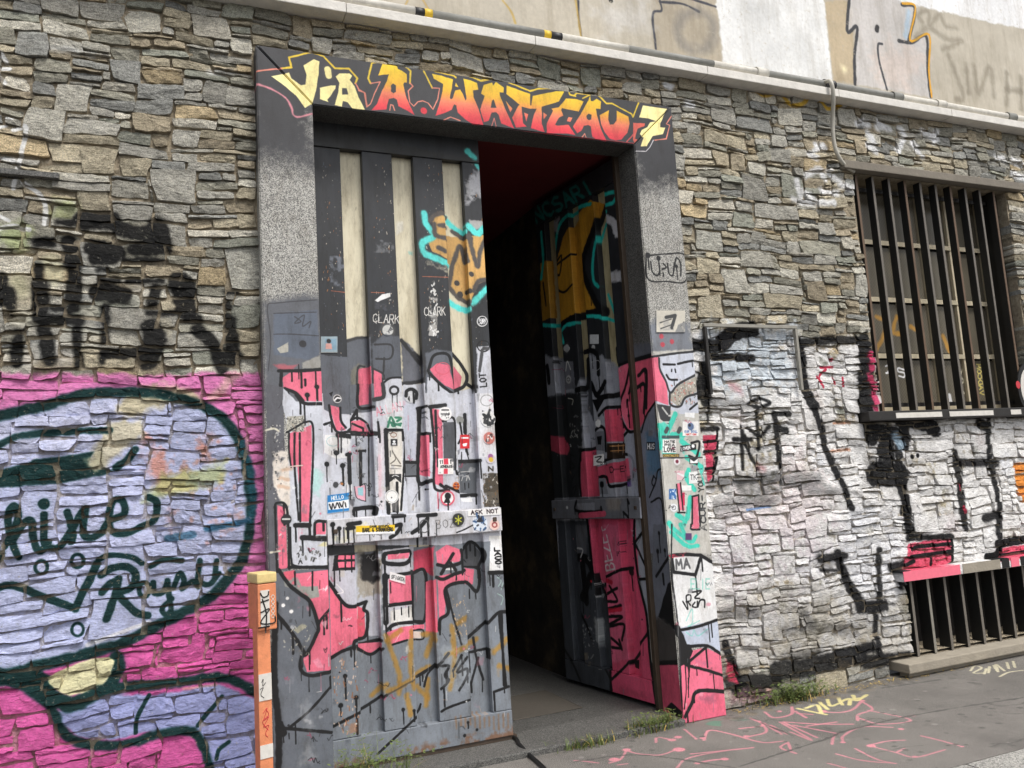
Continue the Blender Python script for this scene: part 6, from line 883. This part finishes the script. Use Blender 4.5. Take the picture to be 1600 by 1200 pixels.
# stickers and the number plate on the granite
def jamb_stickers(cv, plane):
    for P, lb in cv.stickers:
        V = []; UVs = []; nn = len(P); th = .006 if lb == 'plate' else .0012
        for dep in (th, -.002):
            for u, v in P: V.append((u, -dep, v) if plane == 'f' else (IX1-dep, u, v)); UVs.append(cv.uvn(u, v))
        F = [tuple(range(nn))[::-1]]+[(i, (i+1) % nn, nn+(i+1) % nn, nn+i) for i in range(nn)]
        cc = Vector(np.mean(np.array(V), 0)); me = mesh('sticker', [Vector(v)-cc for v in V], F, UVs)
        if lb == 'plate': tag(link('house_number_plate', me, STK[cv.name], None, cc), 'chipped cream number plate with a 7 on the granite jamb', 'number plate')
        else:
            o = link('sticker', me, STK[cv.name], FR, cc)
            if lb: o['label'] = lb
jamb_stickers(fc, 'f'); jamb_stickers(rv, 'r')
# ------------------------------------------------------------------ ledge, pipe, conduit, upper wall
LG = empty('stone_ledge', (3, .1, 4.2), 'pale coping ledge running above the stone wall', 'ledge')
x = WX0
while x < WX1+.4:
    q = x+random.choice((1.05, 1.2, 1.32)); box('coping_slab', (x+.003, -.005, 4.233), (q, .2, 4.294), M['coping'], LG, bev=.005); x = q
UW = tag(box('plaster_wall', (WX0, .16, 4.296), (9.5, .4, 6.4), M['plaster'], uvf=lambda v: uc.uvn(v[0], v[2])), 'sunlit beige plaster wall with faded murals above the ledge', 'wall')
PP = empty('pipe', (3, .06, 4.295), 'striped grey and white pipe lying along the ledge', 'pipe'); x = -1.4; k = 0; seq = ['pgrey', 'pyel', 'pwhite', 'pblack', 'pgrey', 'pyel', 'pblack', 'pwhite', 'pblack', 'pyel', 'pgrey', 'pyel', 'pblack', 'pwhite']; ln = [.7, .05, .5, .05, .8, .05, .10, .6, .06, .05, .75, .05, .08, .5]
while x < WX1+.3:
    m_ = seq[k % 14] if x < 3.2 else random.choice(['pwhite', 'pwhite', 'pgrey']); L_ = ln[k % 14] if x < 3.2 else random.uniform(.4, .9)
    tube('pipe_section', [(x, .062, 4.352), (x+L_/2, .062, 4.352), (x+L_, .062, 4.352)], .031, M[m_], PP, 14, False)
    if x >= 3.2: tube('pipe_joint', [(x+L_-.05, .062, 4.352), (x+L_+.05, .062, 4.352)], .040, M[random.choice(['pgrey', 'pwhite', 'pblack'])], PP, 14, False)
    x += L_; k += 1
cp = [(1288, 128), (1298, 128), (1302, 150), (1301, 185), (1302, 215), (1308, 240), (1320, 258), (1334, 268)]
tag(tube('cable_conduit', [onY(a, b, y) for (a, b), y in zip(cp, (.05, -.03, -.03, .03, .05, .05, .06, .09))], .015, M['pvc']), 'pale flexible conduit hanging from the ledge to the window', 'conduit')
# ------------------------------------------------------------------ barred window
wz0, wz1 = 1.86, 3.695
lint = box('window_lintel', (4.765, .045, 3.70), (6.775, .42, 3.764), M['beam'], WR, bev=.006)
sil = box('window_sill', (4.69, .02, 1.785), (6.9, .42, 1.855), M['iron'], WR, bev=.006)
for a, b in ((4.95, 5.42), (5.5, 5.98), (6.18, 6.3)): box('paint_patch', (a, .0165, 1.80), (b, .0195, 1.838), M['whitepaint'], sil)
WG = empty('window_grille', (5.7, .15, wz0), 'dark iron window grille of upright flat bars', 'grille')
for k in range(10):
    x = 4.955+k*.171; br = box('bar', (x-.012, .13, wz0-.002), (x+.013, .188, wz1-.002), M['blackbar'], WG, bev=.002); box('worn_lit_edge', (x-.0105, .1265, wz0-.001), (x+.0105, .1296, wz1-.003), M['edge'] if k % 3 else M['edge2'], br)  # front strips paler for wear and light; black bodies hold the sides' shade
for z in (1.90, 3.60): box('cross_rail', (4.93, .208, z), (6.60, .222, z+.03), M['iron'], WG)
WN = empty('window', (5.9, .36, wz0), 'old cream window with wired panes behind dark bars', 'window')
MX = [5.16, 5.506, 5.833, 6.174, 6.544, 6.72]; MZ = [1.862, 2.314, 2.768, 3.235, 3.695]
for i, x in enumerate([4.905]+MX[1:5]+[6.58]):
    hw = .045 if i == 3 else .026; x = {0: 4.925, 5: 6.6}.get(i, x-.0); box('mullion', (x-hw, .325, MZ[0]), (x+hw, .365, MZ[4]), M['cream'], WN, bev=.004)
for z in MZ:
    zz = min(max(z, MZ[0]+.03), MZ[4]-.03); box('rail', (4.906, .318, zz-.019), (6.616, .3235, zz+.019), M['cream'], WN, bev=.002)
xs = [4.925]+MX[1:5]
for i in range(4):
    for j in range(4): box('pane', (xs[i]+.03, .35, MZ[j]+.03), (xs[i+1]-.03, .356, MZ[j+1]-.03), M['glass'], WN, uvf=lambda v: pc.uvn(v[0], v[2]))
tag(box('window_backing', (4.85, .425, 1.6), (7.0, .46, 3.9), M['dark']), 'dark room behind the barred window', 'backing')
box('side_panel', (6.50, .195, wz0), (6.612, .31, wz1-.004), M['blackbar'], WG)
sc_ = onY(1617, 608, .1); RS = empty('round_sign', (sc_[0], .11, sc_[2]-.2), 'round white sign with red dot fixed to the last window bars', 'sign')
def disc_obj(nm, x, z, r, y0, y1, m, par, n=28):
    V = [(x+r*math.cos(2*math.pi*k/n), y, z+r*1.25*math.sin(2*math.pi*k/n)) for y in (y0, y1) for k in range(n)]; F = [tuple(range(n)), tuple(range(n, 2*n))[::-1]]+[(k, (k+1) % n, n+(k+1) % n, n+k) for k in range(n)]
    c = Vector((x, (y0+y1)/2, z)); link(nm, mesh(nm, [Vector(v)-c for v in V], F), m, par, c)
disc_obj('backing_disc', sc_[0], sc_[2], .185, .112, .124, M['blackbar'], RS); disc_obj('face', sc_[0], sc_[2], .155, .108, .1118, M['whitepaint'], RS); disc_obj('red_dot', onY(1592, 601, .1)[0], onY(1592, 601, .1)[2], .025, .106, .1078, M['redink'], RS)
# ------------------------------------------------------------------ basement grille
gl = box('grille_lintel', (4.85, .035, .637), (7.0, .42, .712), M['stone'], WR, uvf=uvW if 0 else (lambda v: wc.uvn(v[0], v[2])), bev=.006); set_tint(gl.data, [lin((150, 144, 134))]*len(gl.data.vertices))
for a, b, m_ in ((4.852, 5.42, 'pinkpaint'), (5.45, 5.85, 'concrete'), (5.87, 5.95, 'ink'), (5.97, 6.06, 'pinkpaint'), (6.08, 6.9, 'ink')): box('paint_patch', (a, .0315, .640), (b, .0345, .709), M[m_], gl)
box('grille_sill', (4.735, -.03, .035), (7.2, .42, .098), M['concrete'], WR, bev=.008); box('grille_plinth', (4.78, .02, -.02), (7.2, .10, .034), M['concrete'], WR)
BG = empty('basement_grille', (5.9, .15, .1), 'low basement grille of worn iron bars above the pavement', 'grille')
for k in range(12):
    x = 4.985+k*.171
    if x < 6.9: br = box('bar', (x-.012, .104, .101), (x+.012, .20, .634), M['blackbar'], BG, bev=.002); box('worn_lit_edge', (x-.0115, .1005, .103), (x+.0115, .1036, .632), M['edge'] if k != 1 else M['steel'], br)
tag(box('basement_backdrop', (4.86, .40, .099), (7.0, .418, .636), M['dark']), 'dark screen behind the basement grille', 'backdrop')  # flat dark sheet supplies the shade inside the opening
for i in range(5): pass
# ------------------------------------------------------------------ metal sign frame, strip, post, cable
SF = empty('sign_frame', (3.75, .06, 2.0), 'empty thin metal sign frame fixed on the white stones', 'frame')
sx0, sx1, sz0, sz1 = 3.355, 4.146, 2.02, 2.476
box('frame_bar', (sx0, .05, sz1-.022), (sx1, .078, sz1), M['steel'], SF, bev=.002); box('frame_bar', (sx0, .05, sz0-.02), (sx0+.02, .078, sz1-.024), M['iron'], SF, bev=.002); box('frame_bar', (sx1-.02, .05, sz0), (sx1, .078, sz1-.024), M['steel'], SF, bev=.002)
a_ = onY(0, 268, .08); b_ = onY(92, 276, .08); tag(box('stone_strip', (a_[0]-.3, .06, a_[2]-.014), (b_[0], .125, a_[2]+.012), M['sill'], jit=.003), 'long thin grey slat let into the upper stones beside white strokes', 'slat')
PO = empty('marker_post', (.455, -.22, 0), 'orange marker post with boxed head and cream cap', 'post')
py = -.25; h0 = onY(412, 985, py)[2]; h1 = onY(412, 912, py)[2]; xl, xr = onY(401, 950, py)[0], onY(432, 950, py)[0]; pl, pr = onY(404, 1100, py)[0], onY(426, 1100, py)[0]
box('shaft', (pl, py+.01, -.01), (pr, py+.075, h0+.01), M['orange'], PO, bev=.005)
hd = box('head_box', (xl, py-.005, h0), (xr, py+.13, h1), M['orange'], PO, bev=.006); box('cap', (xl-.003, py-.009, h1+.002), (xr+.003, py+.134, h1+.05), M['lid'], PO, bev=.008)
box('paint_patch', (pl+.001, py+.0065, onY(415, 1095, py)[2]), (pr-.001, py+.0085, onY(415, 1053, py)[2]), M['whitepaint'], PO); box('paint_patch', (pl+.001, py+.0065, .3), (pr-.001, py+.0085, .36), M['whitepaint'], PO)
def scrib(pts, rad, mat, parent, Y): tube('tag_line', [onY(a, b, Y) for a, b in pts], rad, mat, parent, 5)
V_ = lambda L: [(380+x/3.75, 880+y/3.75) for x, y in L]
box('paint_patch', (xl+.012, py-.0075, h0+.015), (xl+.055, py-.0055, h1-.03), M['whitepaint'], hd)
for L in ([(92, 175), (110, 200), (140, 190), (145, 165)], [(95, 230), (145, 215)], [(105, 210), (130, 300), (125, 410)], [(95, 290), (150, 270), (95, 350), (180, 350), (185, 310)], [(80, 380), (150, 370)]): scrib(V_(L), .0032, M['ink'], hd, py-.0085)
for q in range(5): scrib(V_([(160, 200+q*28), (172, 188+q*28), (182, 200+q*28), (170, 212+q*28), (160, 200+q*28)]), .0016, M['whitepaint'], hd, py-.006)
for L in ([(105, 700), (115, 680), (112, 720), (130, 700)], [(95, 740), (115, 730), (100, 770), (120, 790)]): scrib(V_(L), .0016, M['ink'], PO, py+.006)
for L in ([(115, 880), (140, 850), (120, 920), (150, 900), (118, 960), (150, 950), (130, 1000), (145, 1020)], [(135, 860), (150, 890), (112, 930), (148, 980)]): scrib(V_(L), .0014, M['redink'], PO, py+.009)
PO.rotation_euler.z = .24; PO.location = PO.location+Vector((-.004, 0, 0))
a_ = onZ(803, 1152, .045); tag(tube('cable', [(a_[0]-.05, a_[1]+.25, .05), a_, (onZ(812, 1164, .04)), (onZ(830, 1182, .012)), (onZ(850, 1200, .012)), (onZ(880, 1235, .012)), (1.75, -.9, .012)], .011, M['rubber']), 'black cable running from under the door onto the pavement', 'cable')
# ------------------------------------------------------------------ weeds
def weed(label, px, py_, n, h, spread, leafy=0.3, cat='weed', Y=None, straw=.12):
    p = onZ(px, py_, .0) if Y is None else np.array([onY(px, py_, Y)[0], Y, 0]); root = empty('weed', (p[0], p[1], 0), label, cat, 'weeds along the wall foot'); Vb, Fb, Vl, Fl = [], [], [], []; Vs, Fs = [], []; R_ = random.Random(int(px*7+py_))
    for _ in range(n):
        bx, by = R_.gauss(0, spread), R_.gauss(0, spread*.28); an = R_.uniform(0, 6.28); L = h*R_.uniform(.45, 1.1); lean = R_.uniform(.15, .95); wd = R_.uniform(.0018, .0036); dx, dy = math.cos(an), math.sin(an); o = len(Vb); pr = []
        for s in range(4):
            t = s/3; r = lean*L*t*t; z = L*(t-.35*lean*t*t); q = wd*(1-t*.92); pr.append((bx+dx*r, by+dy*r, z)); Vb += [(bx+dx*r-dy*q, by+dy*r+dx*q, z), (bx+dx*r+dy*q, by+dy*r-dx*q, z)]
        for s in range(3): Fb.append((o+2*s, o+2*s+1, o+2*s+3, o+2*s+2))
        if R_.random() < .16:
            q = np.array(Vb[-8:])*[1.25, 1.25, .8]; o2 = len(Vs); Vs += [tuple(v) for v in q]
            for s in range(3): Fs.append((o2+2*s, o2+2*s+1, o2+2*s+3, o2+2*s+2))
        if R_.random() < leafy:
            for t in (1, 2, 3):
                for sd in (-1, 1):
                    c = np.array(pr[t]); a2 = an+sd*R_.uniform(.6, 1.5); e = np.array([math.cos(a2), math.sin(a2), R_.uniform(-.2, .5)])*R_.uniform(.012, .026); f = np.cross(e, [0, 0, 1])*.35; o = len(Vl); Vl += [c, c+e*.5+f, c+e, c+e*.5-f]; Fl.append((o, o+1, o+2, o+3))
    k = link('blades', mesh('blades', Vb, Fb), M['leaf'], root); k.location = (0, 0, 0); k['kind'] = 'stuff'
    if Vs: k = link('dry_blades', mesh('dry_blades', Vs, Fs), M['straw'], root); k.location = (0, 0, 0); k['kind'] = 'stuff'
    if Vl: k = link('leaves', mesh('leaves', Vl, Fl), M['leaf'], root); k.location = (0, 0, 0); k['kind'] = 'stuff'
    return root
weed('thin leafy weed at the foot of the closed door leaf', 560, 1200, 80, .30, .05, .7, Y=-.05)
weed('second leafy weed at the closed leaf nearer the passage', 612, 1215, 60, .24, .06, .6, Y=-.05)
weed('long low grass tuft on the doorstep edge beside the cable', 918, 1166, 190, .075, .085, .0)
weed('thick grass tuft on the doorstep next to the pink jamb foot', 1020, 1142, 250, .115, .085, .1)
weed('tall weed growing between the pink jamb and the stones', 1158, 1102, 110, .16, .045, .4)
weed('wide bushy weed at the foot of the blackened stones', 1240, 1094, 180, .12, .13, .8)
Vd, Fd = [], []
for _ in range(420):
    t = random.random(); px_, py_ = (1140+t*290, 1112-t*58) if random.random() < .7 else (1420+t*180, 1058-t*42); p = onZ(px_+random.gauss(0, 4), py_+random.gauss(0, 2.5)+2, .004)
    e = np.array([random.gauss(0, 1), random.gauss(0, 1), random.uniform(0, .5)]); e = e/np.linalg.norm(e)*random.uniform(.008, .04); f = np.cross(e, [0, 0, 1]); f = f/max(1e-6, np.linalg.norm(f))*random.uniform(.001, .005); o = len(Vd); Vd += [p, p+e*.5+f, p+e, p+e*.5-f]; Fd.append((o, o+1, o+2, o+3))
tag(link('dry_litter', mesh('dry_litter', Vd, Fd), M['straw']), 'dry straw and leaf litter along the wall foot', 'litter', kind='stuff')
